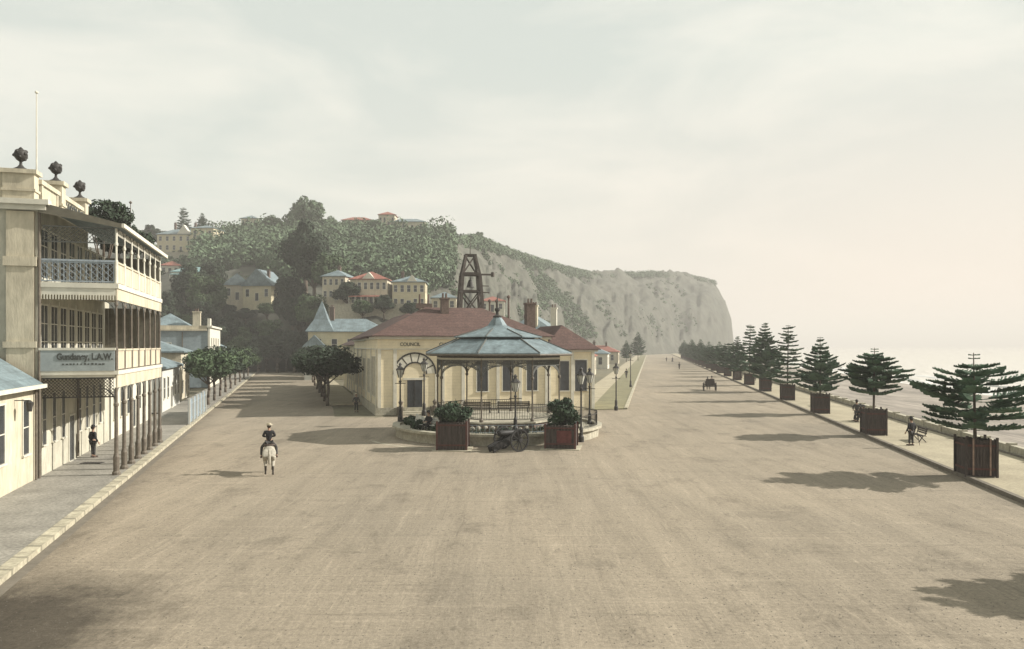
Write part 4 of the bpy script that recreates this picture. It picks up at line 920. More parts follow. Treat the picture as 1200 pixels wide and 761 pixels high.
# light gutter stones round the front of the podium
g = MB(); r0, r1 = 9.6, 9.85; a0, a1, n_ = R(205), R(300), 24; vs = []
for k in range(n_ + 1):
    a = a0 + (a1 - a0) * k / n_; vs += [(BC.x + r0 * math.cos(a), BC.y + r0 * math.sin(a), .005), (BC.x + r1 * math.cos(a), BC.y + r1 * math.sin(a), .005)]
g.add(vs, [(2 * k, 2 * k + 1, 2 * k + 3, 2 * k + 2) for k in range(n_)]); struct(g.part('gutter', M['kerb']))
RB, ROT = 4.7, R(-90 + 22.5 + 10)
bs = thing('bandstand', 'octagonal bandstand with two-tiered blue-grey roof on slender dark posts', 'bandstand', (BC.x, BC.y, PH), 0)
zp = .65     # platform height above podium
oct_ = lambda r, off=0: [(r * math.cos(ROT + off + math.pi / 4 * k), r * math.sin(ROT + off + math.pi / 4 * k)) for k in range(8)]
g = MB(); g.prism(oct_(RB + .25), 0, zp - .1); g.part('plinth', M['brick'], bs)
g = MB(); g.prism(oct_(RB + .4), zp - .1, zp); g.part('platform', M['stone'], bs)
g = MB()
for k in range(70):
    a = 2 * math.pi * k / 70; r = RB + .55 + random.uniform(-.1, .15); rr = random.uniform(.14, .26)
    g.lathe([(rr * .5, 0), (rr, rr * .5), (rr * .9, rr * 1.1), (rr * .3, rr * 1.5)], (r * math.cos(a), r * math.sin(a), .01 + random.uniform(0, .25)), 6, rot=random.random())
g.part('rockery', M['rock'], bs)
zE = 5.35
for (x, y) in oct_(RB):
    g = MB(); g.lathe([(.14, 0), (.14, .15), (.08, .25), (.06, .4), (.055, 2.9), (.11, 2.95), (.12, 3.08), (.06, 3.15), (.055, zE - zp - .35)], (x, y, zp), 10); g.part('post', M['post'], bs)
for k in range(8):
    p0, p1 = Vector((*oct_(RB)[k], 0)), Vector((*oct_(RB)[(k + 1) % 8], 0)); d = (p1 - p0).normalized(); ln = (p1 - p0).length
    g = MB(); g.bar(p0 + Vector((0, 0, zE - .32)), p1 + Vector((0, 0, zE - .32)), .12, .14); g.part('beam', M['trim'], bs)
    g = MB(); g.bar(p0 + Vector((0, 0, zE - .12)), p1 + Vector((0, 0, zE - .12)), .1, .26); g.part('fascia', M['iron'], bs)
    g = MB(); zt = zE - .42                                # fretwork frieze with an arched lower edge
    g.bar(p0 + Vector((0, 0, zt)), p1 + Vector((0, 0, zt)), .04, .05); g.bar(p0 + Vector((0, 0, zt - .38)), p1 + Vector((0, 0, zt - .38)), .04, .05)
    for j in range(34):
        q = p0 + d * ln * (j + .5) / 34; g.bar(q + Vector((0, 0, zt)), q + d * .09 + Vector((0, 0, zt - .38)), .035); g.bar(q + d * .09 + Vector((0, 0, zt)), q + Vector((0, 0, zt - .38)), .035)
    for sg, o in ((1, p0), (-1, p1)):
        for j in range(7):
            for rr in (1.25, .95):
                f = lambda a: o + d * sg * (.06 + rr * (1 - math.cos(a))) + Vector((0, 0, zt - .4 - rr * .62 * (1 - math.sin(a))))
                g.bar(f(R(90) * j / 7), f(R(90) * (j + 1) / 7), .05)
        for j in range(6):
            u = .12 + j * .16; g.bar(o + d * sg * u + Vector((0, 0, zt - .4)), o + d * sg * (u * .8 + .02) + Vector((0, 0, zt - .45 - .45 * (1 - j / 6))), .035)
    g.part('fretwork', M['fret'], bs)
    if k not in (2,):
        g = MB()
        for z in (.18, .95): g.bar(p0 + Vector((0, 0, zp + z)), p1 + Vector((0, 0, zp + z)), .05)
        for j in range(1, 20): q = p0 + d * ln * j / 20; g.bar(q + Vector((0, 0, zp + .18)), q + Vector((0, 0, zp + .95)), .025)
        g.part('railing', M['iron'], bs)
# roof: lower skirt, gap, upper concave cone
g = MB(); g.lathe([(RB + .95, zE + .0), (RB + .95, zE + .1), (3.15, zE + 1.12), (2.9, zE + 1.12), (2.9, zE + .9), (RB - .1, zE + .02)], (0, 0, 0), 8, ROT); lr = g.part('lower_roof', M['roofband'], bs)
g = MB(); g.lathe([(RB + .05, zE - .02), (RB + .9, zE - .1), (RB + .98, zE - .02), (RB + .96, zE + .05), (RB + .05, zE + .0)], (0, 0, -.02), 8, ROT); g.part('eaves', M['post'], lr)
g = MB(); g.lathe([(2.85, zE + .95), (2.85, zE + 1.3)], (0, 0, 0), 8, ROT); g.part('vent_band', M['iron'], lr)
g = MB(); g.lathe([(3.4, zE + 1.2), (3.42, zE + 1.26), (1.4, zE + 1.84), (.75, zE + 2.12), (.45, zE + 2.55), (.28, zE + 2.75)], (0, 0, 0), 8, ROT); ur = g.part('upper_roof', M['roofband'], bs)
g = MB(); g.lathe([(.3, 0), (.34, .12), (.12, .25), (.1, .45), (.2, .55), (.2, .7), (.05, .8), (.03, 1.6), (.005, 1.75)], (0, 0, zE + 2.7), 10); g.part('finial', M['iron'], ur)
for k in range(8):
    c_, s_ = math.cos(ROT + math.pi / 4 * k), math.sin(ROT + math.pi / 4 * k)
    g = MB(); g.bar(((RB + .93) * c_, (RB + .93) * s_, zE + .13), (3.15 * c_, 3.15 * s_, zE + 1.15), .07); g.part('roof_ridge', M['fret'], lr)
    g = MB(); g.bar((3.4 * c_, 3.4 * s_, zE + 1.29), (1.4 * c_, 1.4 * s_, zE + 1.87), .06); g.part('roof_ridge', M['fret'], ur)

# podium railing (iron, right and rear)
pr = thing('iron_railing', 'dark iron railing round the right side of the bandstand podium', 'railing', (0, 0, .8))
g = MB(); r = 7.45
aa = np.linspace(R(-35), R(120), 60)
for k in range(59):
    for z in (.12, .85): g.bar((BC.x + r * math.cos(aa[k]), BC.y + r * math.sin(aa[k]), z), (BC.x + r * math.cos(aa[k + 1]), BC.y + r * math.sin(aa[k + 1]), z), .045)
g.part('rail', M['iron'], pr)
g = MB(); 
for k in range(100): a = R(-35) + R(155) * k / 99; g.bar((BC.x + r * math.cos(a), BC.y + r * math.sin(a), 0), (BC.x + r * math.cos(a), BC.y + r * math.sin(a), .95), .022)
g.part('bars', M['iron'], pr)
fr_ = thing('low_iron_railing', 'pale blue-grey low railing along the front of the podium coping', 'railing', (0, 0, .8))
g = MB(); aa = np.linspace(R(245), R(318), 34)
for k in range(33):
    for z in (.1, .55): g.bar((BC.x + r * math.cos(aa[k]), BC.y + r * math.sin(aa[k]), z), (BC.x + r * math.cos(aa[k + 1]), BC.y + r * math.sin(aa[k + 1]), z), .03)
    g.bar((BC.x + r * math.cos(aa[k]), BC.y + r * math.sin(aa[k]), 0), (BC.x + r * math.cos(aa[k]), BC.y + r * math.sin(aa[k]), .6), .025)
g.part('rail', M['ironblue'], fr_)

# street lamps
def make_lamp(label, loc, h=5.0):
    t = thing('street_lamp', label, 'street lamp', loc, random.uniform(-.4, .4), 'gas lamps round the bandstand')
    g = MB(); g.lathe([(.2, 0), (.2, .35), (.13, .5), (.13, .95), (.07, 1.1), (.055, h - 1.35), (.1, h - 1.3), (.1, h - 1.22), (.045, h - 1.15), (.045, h - .95)], (0, 0, 0), 10); g.part('pole', M['iron'], t)
    g = MB(); g.bar((-.42, 0, h - 1.4), (.42, 0, h - 1.4), .05); g.part('ladder_bar', M['iron'], t)
    g = MB(); g.lathe([(.13, h - .95), (.3, h - .35)], (0, 0, 0), 6); ln = g.part('lantern', M['lampglass'], t)
    g = MB(); g.lathe([(.36, h - .345), (.34, h - .3), (.12, h - .1), (.09, h), (.14, h + .06), (.03, h + .2)], (0, 0, 0), 6)
    for k in range(6): a = k * math.pi / 3; g.bar((.13 * math.cos(a), .13 * math.sin(a), h - .95), (.31 * math.cos(a), .31 * math.sin(a), h - .35), .03)
    g.part('lantern_cap', M['iron'], ln); return t
for px, Y, z, h_, lab in ((469, 58.5, .8, 4.3, 'gas lamp on the left rim of the podium, in front of the arched door'), (497, 63.5, .8, 4.6, 'gas lamp behind the left podium rim, against the hall door'), (604, 50.6, .8, 3.7, 'gas lamp at the front centre of the bandstand podium'), (681, 52.5, 0, 4.9, 'gas lamp just right of the right planter, the left of a close pair'), (691, 58.5, .4, 4.3, 'gas lamp at the right podium rim, the right of a close pair'), (722, 77.5, .05, 4.6, 'lone slim lamp on the path corner between hall and parade'), (739, 120, .05, 5.6, 'distant lamp on the lawn strip edge')):
    make_lamp(lab, ((px - 600) / F * Y, Y, z), h_)

# planters
def planter(px, Y, w, h, label, slab, sh_label, red):
    X = (px - 600) / F * Y
    t = thing('shrub_planter', label, 'planter', (X, Y, 0), R(random.uniform(-12, 12)))
    g = MB(); n_ = 9
    for k in range(n_):
        a = -w / 2 + w * k / n_
        for s_ in (-1, 1): g.box(a, s_ * w / 2 - .03, .06, a + w / n_ - .02, s_ * w / 2 + .03, h); g.box(s_ * w / 2 - .03, a, .06, s_ * w / 2 + .03, a + w / n_ - .02, h)
    g.part('plank_side', M['wood'], t)
    for sx in (-1, 1):
        for sy in (-1, 1): g = MB(); g.box(sx * (w / 2 + .05) - .06, sy * (w / 2 + .05) - .06, 0, sx * (w / 2 + .05) + .06, sy * (w / 2 + .05) + .06, h + .1); g.part('corner_post', M['woodred'], t)
    for z in (.3, h - .2):
        g = MB(); g.box(-w / 2, -w / 2 - .08, z, w / 2, -w / 2 - .035, z + .1); g.part('rail', M['woodred'], t)
    g = MB()
    if red: g.box(-w * .12, -w / 2 - .075, .42, w * .4, -w / 2 - .036, h - .3); g.part('red_panel', M['redpaint'], t)
    g = MB(); g.box(-w / 2 + .04, -w / 2 + .04, 0, w / 2 - .04, w / 2 - .04, h - .15); g.part('soil', M['kerbdark'], t)
    g = MB(); g.box(-w / 2 - .35, -w / 2 - .35, 0, w / 2 + .35, w / 2 + .35, .045); g.part('stone_base', M['kerb'], t)
    s_ = thing('shrub', sh_label, 'shrub', (X, Y, h - .1))
    stems = MB()
    for k in range(9): a = k * .7; stems.cyl((0, 0, -.2), (.7 * math.cos(a), .7 * math.sin(a), 1.3 + .1 * (k % 3)), .04, .015, 5)
    stems.part('stem', M['bark'], s_); return s_
def bush_mesh(r, h, nl, n, sz, m='shrub', spike=False):
    c = []; rr = []
    for i in range(nl): a = random.random() * 6.28; q = math.sqrt(random.random()) * r * .75; c.append((q * math.cos(a), q * math.sin(a), h * (.15 + .75 * random.random() * (1 - q / r * .5)))); rr.append(r * random.uniform(.16, .36))
    V, Q = leafcloud(c, rr, n, sz, .9, .5)
    return np_mesh('foliage', V, Q, M[m])
s_ = planter(531, 49.0, 1.75, 1.75, 'square dark plank planter with a reddish corner, left of the cannon', 1, 'dark leafy shrub growing out of the left planter', False); link('foliage', bush_mesh(1.3, 1.4, 30, 110, .11), s_)
s_ = planter(658, 49.6, 1.8, 1.5, 'square dark plank planter with a red panel, right of the cannon', 1, 'tall spiky dark shrub growing out of the right planter', True); link('foliage', bush_mesh(1.25, 2.1, 40, 100, .12), s_)
g = MB()
for k in range(120):
    a = random.random() * 6.28; el = random.uniform(.35, 1.35); l_ = random.uniform(1.2, 2.4); d = Vector((math.cos(a) * math.cos(el), math.sin(a) * math.cos(el), math.sin(el)))
    side = d.cross(Vector((0, 0, 1))).normalized() * .04; b0 = d * .2; tp = d * l_ + Vector((0, 0, -.15)); g.add([b0 - side, b0 + side, tp], [(0, 1, 2)])
g.part('spiky_leaves', M['shrub'], s_)
# low bushes and flower clumps on the podium
bm = [bush_mesh(.7, .8, 12, 120, .09) for _ in range(2)]
bushes = [(-5.9, -3.6, 1.2, 'dark bush behind the left planter on the podium'), (-2.6, -6.2, 1.1, 'dark bush inside the front coping right of the left planter'), (-3.9, -5.2, .95, 'small bush between the planter and bandstand steps'), (3.4, -5.4, .8, 'small bush behind the right planter'), (5.5, -3.2, 1.0, 'bush at the right rim of the podium'), (-6.6, .2, .9, 'bush at the left rim of the podium below the lamp'), (.6, -6.1, .75, 'small bush behind the cannon')]
for i, (x, y, s_, lab) in enumerate(bushes):
    t = thing('bush', lab, 'bush', (BC.x + x, BC.y + y, .62), i, 'bushes on the podium'); t.scale = (s_,) * 3; link('foliage', bm[i % 2], t)
    g = MB(); g.cyl((0, 0, -.02), (0, 0, .4), .04, .02, 6); g.part('stem', M['bark'], t)
V, Q = leafcloud([(BC.x + 5.9 * math.cos(a), BC.y + 5.9 * math.sin(a), .75) for a in np.linspace(R(195), R(345), 26)], [.32] * 26, 60, .07, .8, .5)
struct(link('ground_cover', np_mesh('ground_cover', V, Q, M['shrub'])), 'stuff')

# benches
def bench_mesh_thing(label, loc, rz, m='white', L_=1.8, group=None):
    t = thing('bench', label, 'bench', loc, rz, group)
    g = MB()
    for k in range(4): g.box(-L_ / 2, -.2 + k * .11, .42, L_ / 2, -.11 + k * .11, .45)
    g.part('seat', M[m], t)
    g = MB()
    for k in range(3): g.box(-L_ / 2, .26 + k * .02, .55 + k * .13, L_ / 2, .29 + k * .02, .65 + k * .13)
    g.part('backrest', M[m], t)
    for sx in (-1, 1):
        g = MB(); x = sx * (L_ / 2 - .12); g.bar((x, -.18, 0), (x, .1, .42), .05); g.bar((x, .28, 0), (x, -.1, .42), .05); g.bar((x, .2, .42), (x, .34, .95), .045); g.bar((x, -.2, .42), (x, .3, .42), .045); g.part('leg', M['iron' if m != 'white' else 'white'], t)
    return t
bg_ = 'benches round the bandstand'
bench_mesh_thing('white slatted bench at the left of the podium below the hall door', (BC.x - 5.9, BC.y - 2.0, .62), R(-70), 'white', 2.2, bg_)
bench_mesh_thing('white slatted bench turned to the road behind the left planter', (BC.x - 4.7, BC.y - 4.2, .62), R(-35), 'white', 2.0, bg_)
bench_mesh_thing('white slatted bench right of the bandstand behind the right planter', (BC.x + 4.6, BC.y - 4.4, .62), R(35), 'white', 2.0, bg_)
bench_mesh_thing('dark bench under the bandstand roof near the left posts', (BC.x - 1.6, BC.y + 2.9, PH + zp), R(180 - 10), 'wood', 2.2, bg_)
bench_mesh_thing('dark bench under the bandstand roof near the centre', (BC.x + 1.2, BC.y + 3.2, PH + zp), R(180 + 6), 'wood', 2.6, bg_)
# promenade benches face the road
for Y, off, lab in ((52.0, 18.1, 'empty slatted bench on the promenade between the first and second tree boxes'), (65.5, 18.0, 'bench with seated people between the second and third tree boxes'), (82, 17.9, 'empty slatted bench between the third and fourth tree boxes'), (98, 17.9, 'small distant bench between the fourth and fifth tree boxes'), (115.5, 17.9, 'small distant bench between the fifth and sixth tree boxes'), (133, 17.9, 'small distant bench between the sixth and seventh tree boxes'), (151, 17.9, 'tiny distant bench between the seventh and eighth tree boxes')):
    bench_mesh_thing(lab, (off + .18 * Y, Y, .13), R(-100), 'wood', 1.8, 'benches on the promenade')

# cannon
M['gun'] = mat('blackened_iron', (.02, .019, .018), .6, .2, 4)
cn = thing('cannon', 'old dark cannon on a wheeled carriage between the two planters', 'cannon', ((599 - 600) / F * 48.3, 48.3, 0), R(38))
g = MB(); vs = [(.17, -1.0), (.2, -.95), (.19, -.5), (.17, .1), (.13, 1.0), (.15, 1.15), (.16, 1.3), (.12, 1.35)]
q = MB(); q.lathe([(r, z) for r, z in vs] , (0, 0, 0), 14)
q.v = [(z_, x_, y_ + 1.12) for (x_, y_, z_) in q.v]; q.lathe([(.02, 0), (.09, .05), (.1, .12), (.03, .2)], (-1.2, 0, 1.04), 8); q.part('barrel', M['gun'], cn, True)
g = MB()
for sy in (-1, 1): g.bar((.35, sy * .26, 1.0), (-1.6, sy * .2, .2), .12, .4); g.bar((.3, sy * .26, .75), (.3, sy * .26, 1.1), .3, .12)
g.bar((-1.4, -.2, .25), (-1.4, .2, .25), .2); g.bar((0, -.28, .75), (0, .28, .75), .2); g.part('carriage', M['gun'], cn)
for sy in (-1, 1):
    w_ = MB(); y = sy * .85; R_ = .68; n_ = 20
    for k in range(n_):
        a, b_ = 2 * math.pi * k / n_, 2 * math.pi * (k + 1) / n_; w_.bar((R_ * math.cos(a), y, .72 + R_ * math.sin(a)), (R_ * math.cos(b_), y, .72 + R_ * math.sin(b_)), .09, .09)
    for k in range(10): a = 2 * math.pi * k / 10; w_.bar((0, y, .72), (R_ * math.cos(a), y, .72 + R_ * math.sin(a)), .05)
    w_.cyl((0, y - .14, .72), (0, y + .14, .72), .13, n=10); w_.part('wheel', M['gun'], cn)
g = MB(); g.cyl((0, -.86, .72), (0, .86, .72), .05, n=8); g.part('axle', M['iron'], cn)

# ------------------------------------------------------------------ people, horse, buggy
def skin(name, chains, m, sub=1, root=0):
    """chains: list of lists of (x,y,z,r); a chain may start with an index tuple ('@', i) to branch from vertex i"""
    vs = []; es = []; rs = []
    for ch in chains:
        prev = None
        for it in ch:
            if it[0] == '@': prev = it[1]; continue
            vs.append(it[:3]); rs.append(it[3]); i = len(vs) - 1
            if prev is not None: es.append((prev, i))
            prev = i
    me = bpy.data.meshes.new(name); me.from_pydata(vs, es, []); o = bpy.data.objects.new(name, me); COL.objects.link(o)
    md = o.modifiers.new('Skin', 'SKIN'); md.use_smooth_shade = True
    sv = me.skin_vertices[0].data
    for i, r in enumerate(rs):
        rr = r if isinstance(r, tuple) else (r, r); sv[i].radius = rr; sv[i].use_root = (i == root)
    sb_ = o.modifiers.new('Sub', 'SUBSURF'); sb_.levels = sub; sb_.render_levels = sub
    bpy.context.view_layer.update()
    me2 = bpy.data.meshes.new_from_object(o.evaluated_get(bpy.context.evaluated_depsgraph_get())); bpy.data.objects.remove(o)
    me2.materials.clear(); me2.materials.append(m); return me2
def person(label, loc, rz, pose='stand', hat='bowler', coat='black', leg='darkcloth', skirt=False, hz_=0):
    """faces local -y"""
    t = thing('person', label, 'person', loc, rz)
    z0 = .9
    if pose == 'sit': hip = .52; kn = [(-.12, -.42, .54), (.12, -.42, .54)]; ft = [(-.13, -.48, .07), (.13, -.46, .07)]
    elif pose == 'ride': hip = 0; kn = [(-.36, -.34, -.2), (.36, -.34, -.2)]; ft = [(-.38, -.14, -.66), (.38, -.14, -.66)]
    elif pose == 'walk': hip = .92; kn = [(-.1, -.16, .5), (.1, .04, .49)]; ft = [(-.1, -.26, .08), (.1, .24, .12)]
    else: hip = .92; kn = [(-.1, -.02, .49), (.11, -.03, .49)]; ft = [(-.12, 0, .08), (.13, -.04, .08)]
    if pose == 'ride': hip = .12
    b = hip
    el = [(-.3, .02, b + .28), (.3, .02, b + .28)]; ha = [(-.26, -.2, b + .1), (.26, -.2, b + .1)]
    if pose in ('sit', 'ride'): ha = [(-.12, -.38, b + .2), (.12, -.38, b + .2)]
    if pose == 'stand': ha = [(-.33, -.1, b - .02), (.33, -.1, b - .02)]; el = [(-.31, .05, b + .24), (.31, .05, b + .24)]
    sh = b + .5
    core = [(0, 0, b, .13), (0, 0, b + .2, .12), (0, .01, b + .4, .14), (0, .01, sh + .04, .1), (0, 0, b + .63, .055), (0, -.01, b + .70, .075), (0, -.015, b + .78, .095), (0, -.01, b + .86, .07)]
    ch = [core]; n_ = 8
    for s_ in (0, 1):
        sx = -1 if s_ == 0 else 1
        e, h_ = el[s_], ha[s_]; dv = (Vector(h_) - Vector(e)).normalized()
        ch.append([('@', 2), (sx * .19, .01, sh, .062), (*e, .045), (*h_, .03), (*(Vector(h_) + dv * .07), .036)]); n_ += 4; palm = n_ - 1
        for f in range(5):
            off = (f - 2) * .02; base = Vector(h_) + dv * .11; sd_ = Vector((0, 1, 0)) if abs(dv.x) > .3 or pose == 'stand' else Vector((1, 0, 0))
            ln = (.05, .07, .08, .075, .055)[f]; tip = base + dv * ln + sd_ * off * 1.2 + Vector((0, 0, -.015))
            if f == 0: base = Vector(h_) + dv * .04 + sd_ * -.035; tip = base + dv * .04 + sd_ * -.03
            ch.append([('@', palm), (*(base + sd_ * off), .009), (*tip, .008)]); n_ += 2
        k_, f_ = kn[s_], ft[s_]
        ch.append([('@', 0), (sx * .1, 0, b - .03, .1), (*k_, .062), (*f_, .04), (f_[0], f_[1] - .14, f_[2] - .04, .036)]); n_ += 4
    link('body', skin('body', ch, M['skin']), t)
    # jacket: torso and sleeves
    jk = [[(0, 0, b - .06, .165), (0, 0, b + .2, .145), (0, .01, b + .4, .165), (0, .01, sh + .06, .1)]]
    for s_ in (0, 1): sx = -1 if s_ == 0 else 1; jk.append([('@', 2), (sx * .2, .01, sh - .01, .085), (*el[s_], .065), (*(Vector(el[s_]).lerp(Vector(ha[s_]), .92)), .048)])
    link('jacket', skin('jacket', jk, M[coat]), t)
    if skirt:
        g = MB(); g.lathe([(.42, .03), (.36, .3), (.26, .6), (.17, b + .05), (.15, b + .12)], (0, 0, 0), 14); g.part('skirt', M[leg], t, True)
    else:
        tr = [[(0, 0, b + .02, .15)]]
        for s_ in (0, 1): sx = -1 if s_ == 0 else 1; tr.append([('@', 0), (sx * .105, 0, b - .05, .115), (*kn[s_], .08), (ft[s_][0], ft[s_][1], ft[s_][2] + .05, .065)])
        link('trousers', skin('trousers', tr, M[leg]), t)
    g = MB()
    for s_ in (0, 1): f_ = ft[s_]; g.box(f_[0] - .05, f_[1] - .2, f_[2] - .078, f_[0] + .05, f_[1] + .07, f_[2] + .0)
    g.part('shoe', M['leather'], t)
    # face and hair
    hc = Vector((0, -.015, b + .79)); g = MB()
    g.bar(hc + Vector((0, -.09, .01)), hc + Vector((0, -.125, -.025)), .03); g.box(-.03, hc.y - .102, hc.z - .06, .03, hc.y - .09, hc.z - .05)
    for s_ in (-1, 1): g.box(s_ * .095 - .012, hc.y - .02, hc.z - .03, s_ * .095 + .012, hc.y + .02, hc.z + .035); g.box(s_ * .035 - .013, hc.y - .098, hc.z + .01, s_ * .035 + .013, hc.y - .088, hc.z + .024)
    g.part('face', M['skin'], t)
    g = MB(); g.lathe([(.07, -.09), (.1, -.03), (.108, .03), (.09, .08), (.03, .12)], (0, hc.y + .03, hc.z), 12); g.part('hair', M['hair'], t, True)
    if hat == 'bowler': g = MB(); g.lathe([(.165, 0), (.17, .015), (.11, .02), (.11, .08), (.085, .13), (.02, .15)], (0, hc.y, hc.z + .045), 16); g.part('hat', M['black'], t, True)
    elif hat == 'boater': g = MB(); g.lathe([(.19, 0), (.19, .015), (.11, .02), (.11, .1), (.02, .105)], (0, hc.y, hc.z + .05), 16); g.part('hat', M['hat'], t)
    elif hat == 'wide': g = MB(); g.lathe([(.26, -.01), (.27, .01), (.13, .03), (.12, .12), (.03, .15)], (0, hc.y, hc.z + .05), 16); g.part('hat', M['darkcloth'], t)
    return t
def on(Y, off, z=.13): return (off + .18 * Y, Y, z)
person('man in dark suit and bowler hat standing on the hotel pavement', (G(109, 539).x, G(109, 539).y, .14), R(150), 'stand', 'bowler')
person('man in dark coat standing on the promenade under the first pine', on(50.3, 17.0 + 0.0) if False else (at(1068, 405, 49.6).x, 49.6, .13), R(200), 'stand', 'bowler')
g = MB(); g.cyl((0, 0, 0), (.16, 0, -.75), .03, .012, 8); g.cyl((0, 0, 0), (-.03, 0, .12), .012, n=6); o = g.part('walking_stick', M['black']); o.location = (at(1075, 405, 49.5).x, 49.5, .9); tag(o, 'furled dark umbrella held beside the man under the first pine', 'umbrella')
person('man in grey walking on the promenade beside the second tree box', (at(1004, 405, 65).x, 65, .13), R(160), 'walk', 'bowler', 'darkcloth')
sx_ = 18.0 + .18 * 65.5
person('person in dark clothes sitting at the near end of the occupied bench', (sx_ - .05, 65.0, .1), R(-100), 'sit', 'wide')
person('person in dark clothes sitting at the far end of the occupied bench', (sx_ + .1, 65.9, .1), R(-100), 'sit', 'bowler', 'darkcloth')
person('tiny dark pedestrian alone in the middle of the far road', (G(796, 433).x, G(796, 433).y, 0), R(180), 'walk', 'bowler')
person('tiny distant pedestrian on the far road, left of a pair', (G(781, 424).x, G(781, 424).y, 0), 0, 'walk', 'bowler')
person('tiny distant pedestrian on the far road, right of a pair', (G(788, 424).x, G(788, 424).y, 0), 0, 'stand', 'wide', skirt=True)
person('small dark walker on the lawn strip near the distant lamp', (G(734, 444).x, G(734, 444).y, .1), R(180), 'walk', 'bowler')
person('dark seated figure on the white bench behind the left planter', (BC.x - 4.7, BC.y - 4.25, .6), R(-35), 'sit', 'bowler')
person('man leaning forward on the shaded kerb near the hall corner', (G(415, 484).x, G(415, 484).y + 1, 0), R(20), 'stand', 'boater', 'darkcloth')
# horse (faces local -y)
hp = G(308, 559); ho = thing('horse', 'pale grey horse with dark lower legs walking away down the road', 'horse', (hp.x, hp.y + 1.0, 0), R(198))
body = [[(0, .62, 1.22, (.27, .3)), (0, .3, 1.2, (.28, .3)), (0, -.15, 1.17, (.28, .31)), (0, -.55, 1.2, (.25, .29)), (0, -.85, 1.35, (.15, .22)), (0, -1.1, 1.62, (.11, .17)), (0, -1.22, 1.78, (.1, .13)), (0, -1.42, 1.66, (.08, .1)), (0, -1.62, 1.5, (.06, .065))]]
for s_, ph in ((-1, .12), (1, -.12)):
    body.append([('@', 0), (s_ * .2, .72, 1.0, .17), (s_ * .19, .56 + ph * .4, .72, .11), (s_ * .18, .82 + ph, .5, .065), (s_ * .18, .78 + ph, .18, .045), (s_ * .18, .7 + ph, .06, .06)])
    body.append([('@', 3), (s_ * .16, -.58, .92, .12), (s_ * .16, -.55 - ph, .55, .065), (s_ * .16, -.56 - ph * 1.3, .2, .042), (s_ * .16, -.62 - ph * 1.4, .06, .055)])
me = skin('body', body, M['horse'], 2)
me.materials.append(M['horsedark'])
for p in me.polygons:
    if p.center.z < .5: p.material_index = 1
link('body', me, ho)
g = MB()
link('tail', skin('tail', [[(0, .9, 1.38, .05), (0, 1.04, 1.2, .07), (0, 1.07, .9, .08), (0, 1.04, .6, .05)]], M['horse']), ho)
link('mane', skin('mane', [[(0, -.62, 1.52, .03), (0, -.88, 1.72, .04), (0, -1.1, 1.9, .03), (0, -1.22, 1.93, .02)]], M['horsedark']), ho)
g = MB()
for s_ in (-1, 1): g.cyl((s_ * .06, -1.2, 1.86), (s_ * .08, -1.22, 2.02), .035, .008, 6)
g.part('ear', M['horse'], ho)
g = MB(); g.lathe([(.3, 0), (.27, .04), (.14, .07)], (0, -.08, 1.46), 12); g.part('saddle', M['leather'], ho)
rd = person('rider in dark jacket and pale hat on the pale grey horse', (hp.x - .03, hp.y + 1.08, 1.53), R(198), 'ride', 'boater')
# buggy with driver and dark horse
bp_ = G(832, 458.5); bu = thing('buggy', 'dark horse buggy seen from behind on the far road', 'carriage', (bp_.x, bp_.y, 0), DZ)
for s_ in (-1, 1):
    for y, R_ in ((.0, .62), (1.5, .52)):
        w_ = MB(); x = s_ * .85
        for k in range(18): a, b_ = 2 * math.pi * k / 18, 2 * math.pi * (k + 1) / 18; w_.bar((x, y + R_ * math.cos(a), R_ + .03 + R_ * math.sin(a)), (x, y + R_ * math.cos(b_), R_ + .03 + R_ * math.sin(b_)), .07)
        for k in range(8): a = 2 * math.pi * k / 8; w_.bar((x, y, R_ + .03), (x, y + R_ * math.cos(a), R_ + .03 + R_ * math.sin(a)), .035)
        w_.cyl((x - .1, y, R_ + .03), (x + .1, y, R_ + .03), .07, n=8); w_.part('wheel', M['wood'], bu)
g = MB(); g.box(-.65, -.3, .75, .65, 1.8, .9); g.box(-.65, -.3, .9, -.6, 1.2, 1.4); g.box(.6, -.3, .9, .65, 1.2, 1.4); g.box(-.6, -.3, .9, .6, -.24, 1.75); g.part('body', M['wood'], bu)
g = MB(); g.box(-.59, .2, 1.05, .59, .75, 1.2); g.part('seat', M['leather'], bu)
g = MB(); g.cyl((-.85, 0, .65), (.85, 0, .65), .04, n=6); g.cyl((-.85, 1.5, .55), (.85, 1.5, .55), .04, n=6); g.part('axle', M['iron'], bu)
g = MB(); g.bar((-.35, 1.8, .8), (-.35, 4.2, 1.0), .06); g.bar((.35, 1.8, .8), (.35, 4.2, 1.0), .06); g.part('shaft', M['wood'], bu)
uu = Vector((.177, .984, 0)); vv = Vector((.984, -.177, 0))
q = bp_ + uu * .5 + vv * .3; person('driver in dark clothes sitting up on the buggy', (q.x, q.y, .7), R(180) + DZ, 'sit', 'bowler')
q = bp_ + uu * 3.4; h2 = copy_tree(ho, (q.x, q.y, 0), R(180) + DZ, None, 'dark horse drawing the buggy on the far road')
for ch in [k for k in COL.objects if k.parent == h2]:
    ch.data = ch.data.copy(); ch.data.materials.clear(); ch.data.materials.append(M['horsedark'])
    if ch.name.startswith('saddle'): bpy.data.objects.remove(ch)
for k in list(COL.objects):
    if k.parent == h2 and k.type == 'MESH': k.data.polygons.foreach_set('material_index', [0] * len(k.data.polygons))

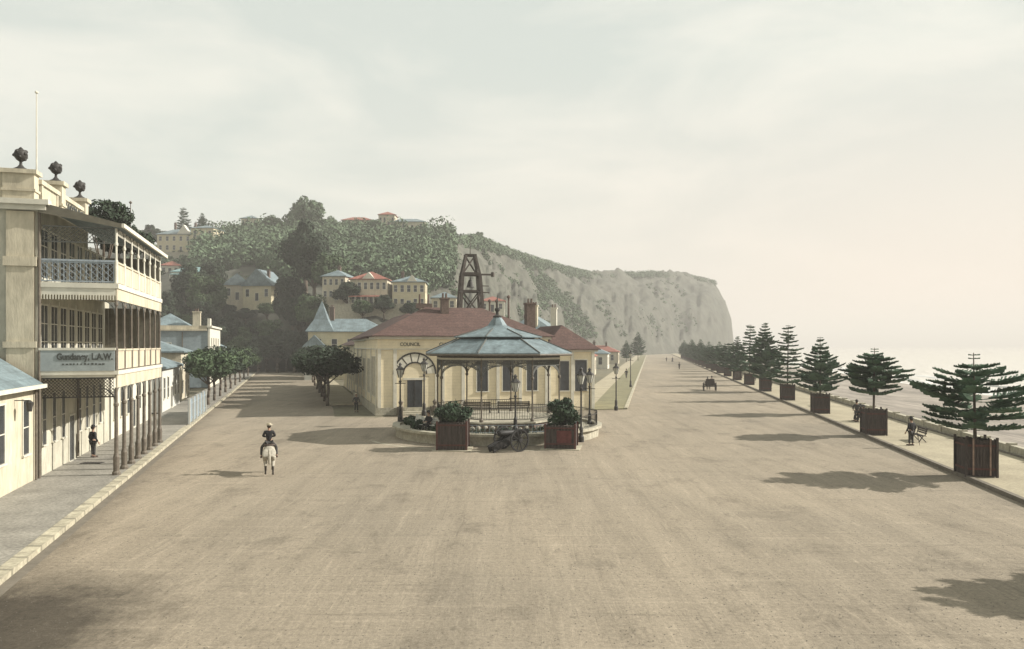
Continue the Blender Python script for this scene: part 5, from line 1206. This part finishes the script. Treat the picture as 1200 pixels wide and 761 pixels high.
N_ = 9000; YY = 14 + 60 * rng.random(N_) ** 1.6; XX = rng.uniform(-.75, .75, N_) * YY
ok = (XX < 15.2 + .18 * YY) & (XX > -7.4 - .2892 * YY) & (((XX - BC.x) ** 2 + (YY - BC.y) ** 2) > 66) & (YY < 70); XX, YY = XX[ok], YY[ok]
r_ = rng.uniform(.008, .028, len(XX)); T_ = np.array([(1, 0, 0), (-.5, .8, 0), (-.5, -.8, 0), (0, 0, .8)])
V = (np.stack([XX, YY, np.full(len(XX), .001)], 1)[:, None, :] + T_[None] * r_[:, None, None]).reshape(-1, 3)
b0 = np.arange(len(XX))[:, None, None] * 4; Q = (np.array([(0, 1, 3), (1, 2, 3), (2, 0, 3)])[None] + b0).reshape(-1, 3)
struct(link('gravel', np_mesh('gravel', V, Q, mat('road_gravel', (.12, .105, .085)))), 'stuff')
# small things: rails and litter on the shaded kerb, iron drain covers
for i, (px, py, lab) in enumerate([(108, 546, 'iron cellar grating set in the hotel pavement')]):
    p = G(px, py); g = MB(); g.box(-.55, -.25, 0, .55, .25, .02)
    for k in range(7): g.box(-.5 + k * .15, -.2, .02, -.45 + k * .15, .2, .035)
    o = g.part('iron_grating', M['iron']); o.location = (p.x, p.y, .145 if i == 0 else .004); tag(o, lab, 'grating')
mp_ = thing('flagpole', 'thin distant pole with a ball top behind the verandah roof', 'pole', (at(153, 405, 75).x, 75, 0))
g = MB(); g.cyl((0, 0, 0), (0, 0, 20.4), .06, .04, 6); g.lathe([(.02, 0), (.14, .1), (.14, .2), (.02, .3)], (0, 0, 20.4), 8); g.part('pole', M['post'], mp_)

# ------------------------------------------------------------------ haze
hm = bpy.data.materials.new('haze'); hm.use_nodes = True; n = hm.node_tree; n.nodes.clear()
o = n.nodes.new('ShaderNodeOutputMaterial'); v = n.nodes.new('ShaderNodeVolumePrincipled')
v.inputs['Color'].default_value = (.95, .915, .87, 1); v.inputs['Density'].default_value = .00055; v.inputs['Anisotropy'].default_value = 0
n.links.new(v.outputs[0], o.inputs['Volume'])
g = MB(); g.box(-6500, -350, -15.5, 9200, 9300, 135); struct(g.part('haze', hm), 'stuff')
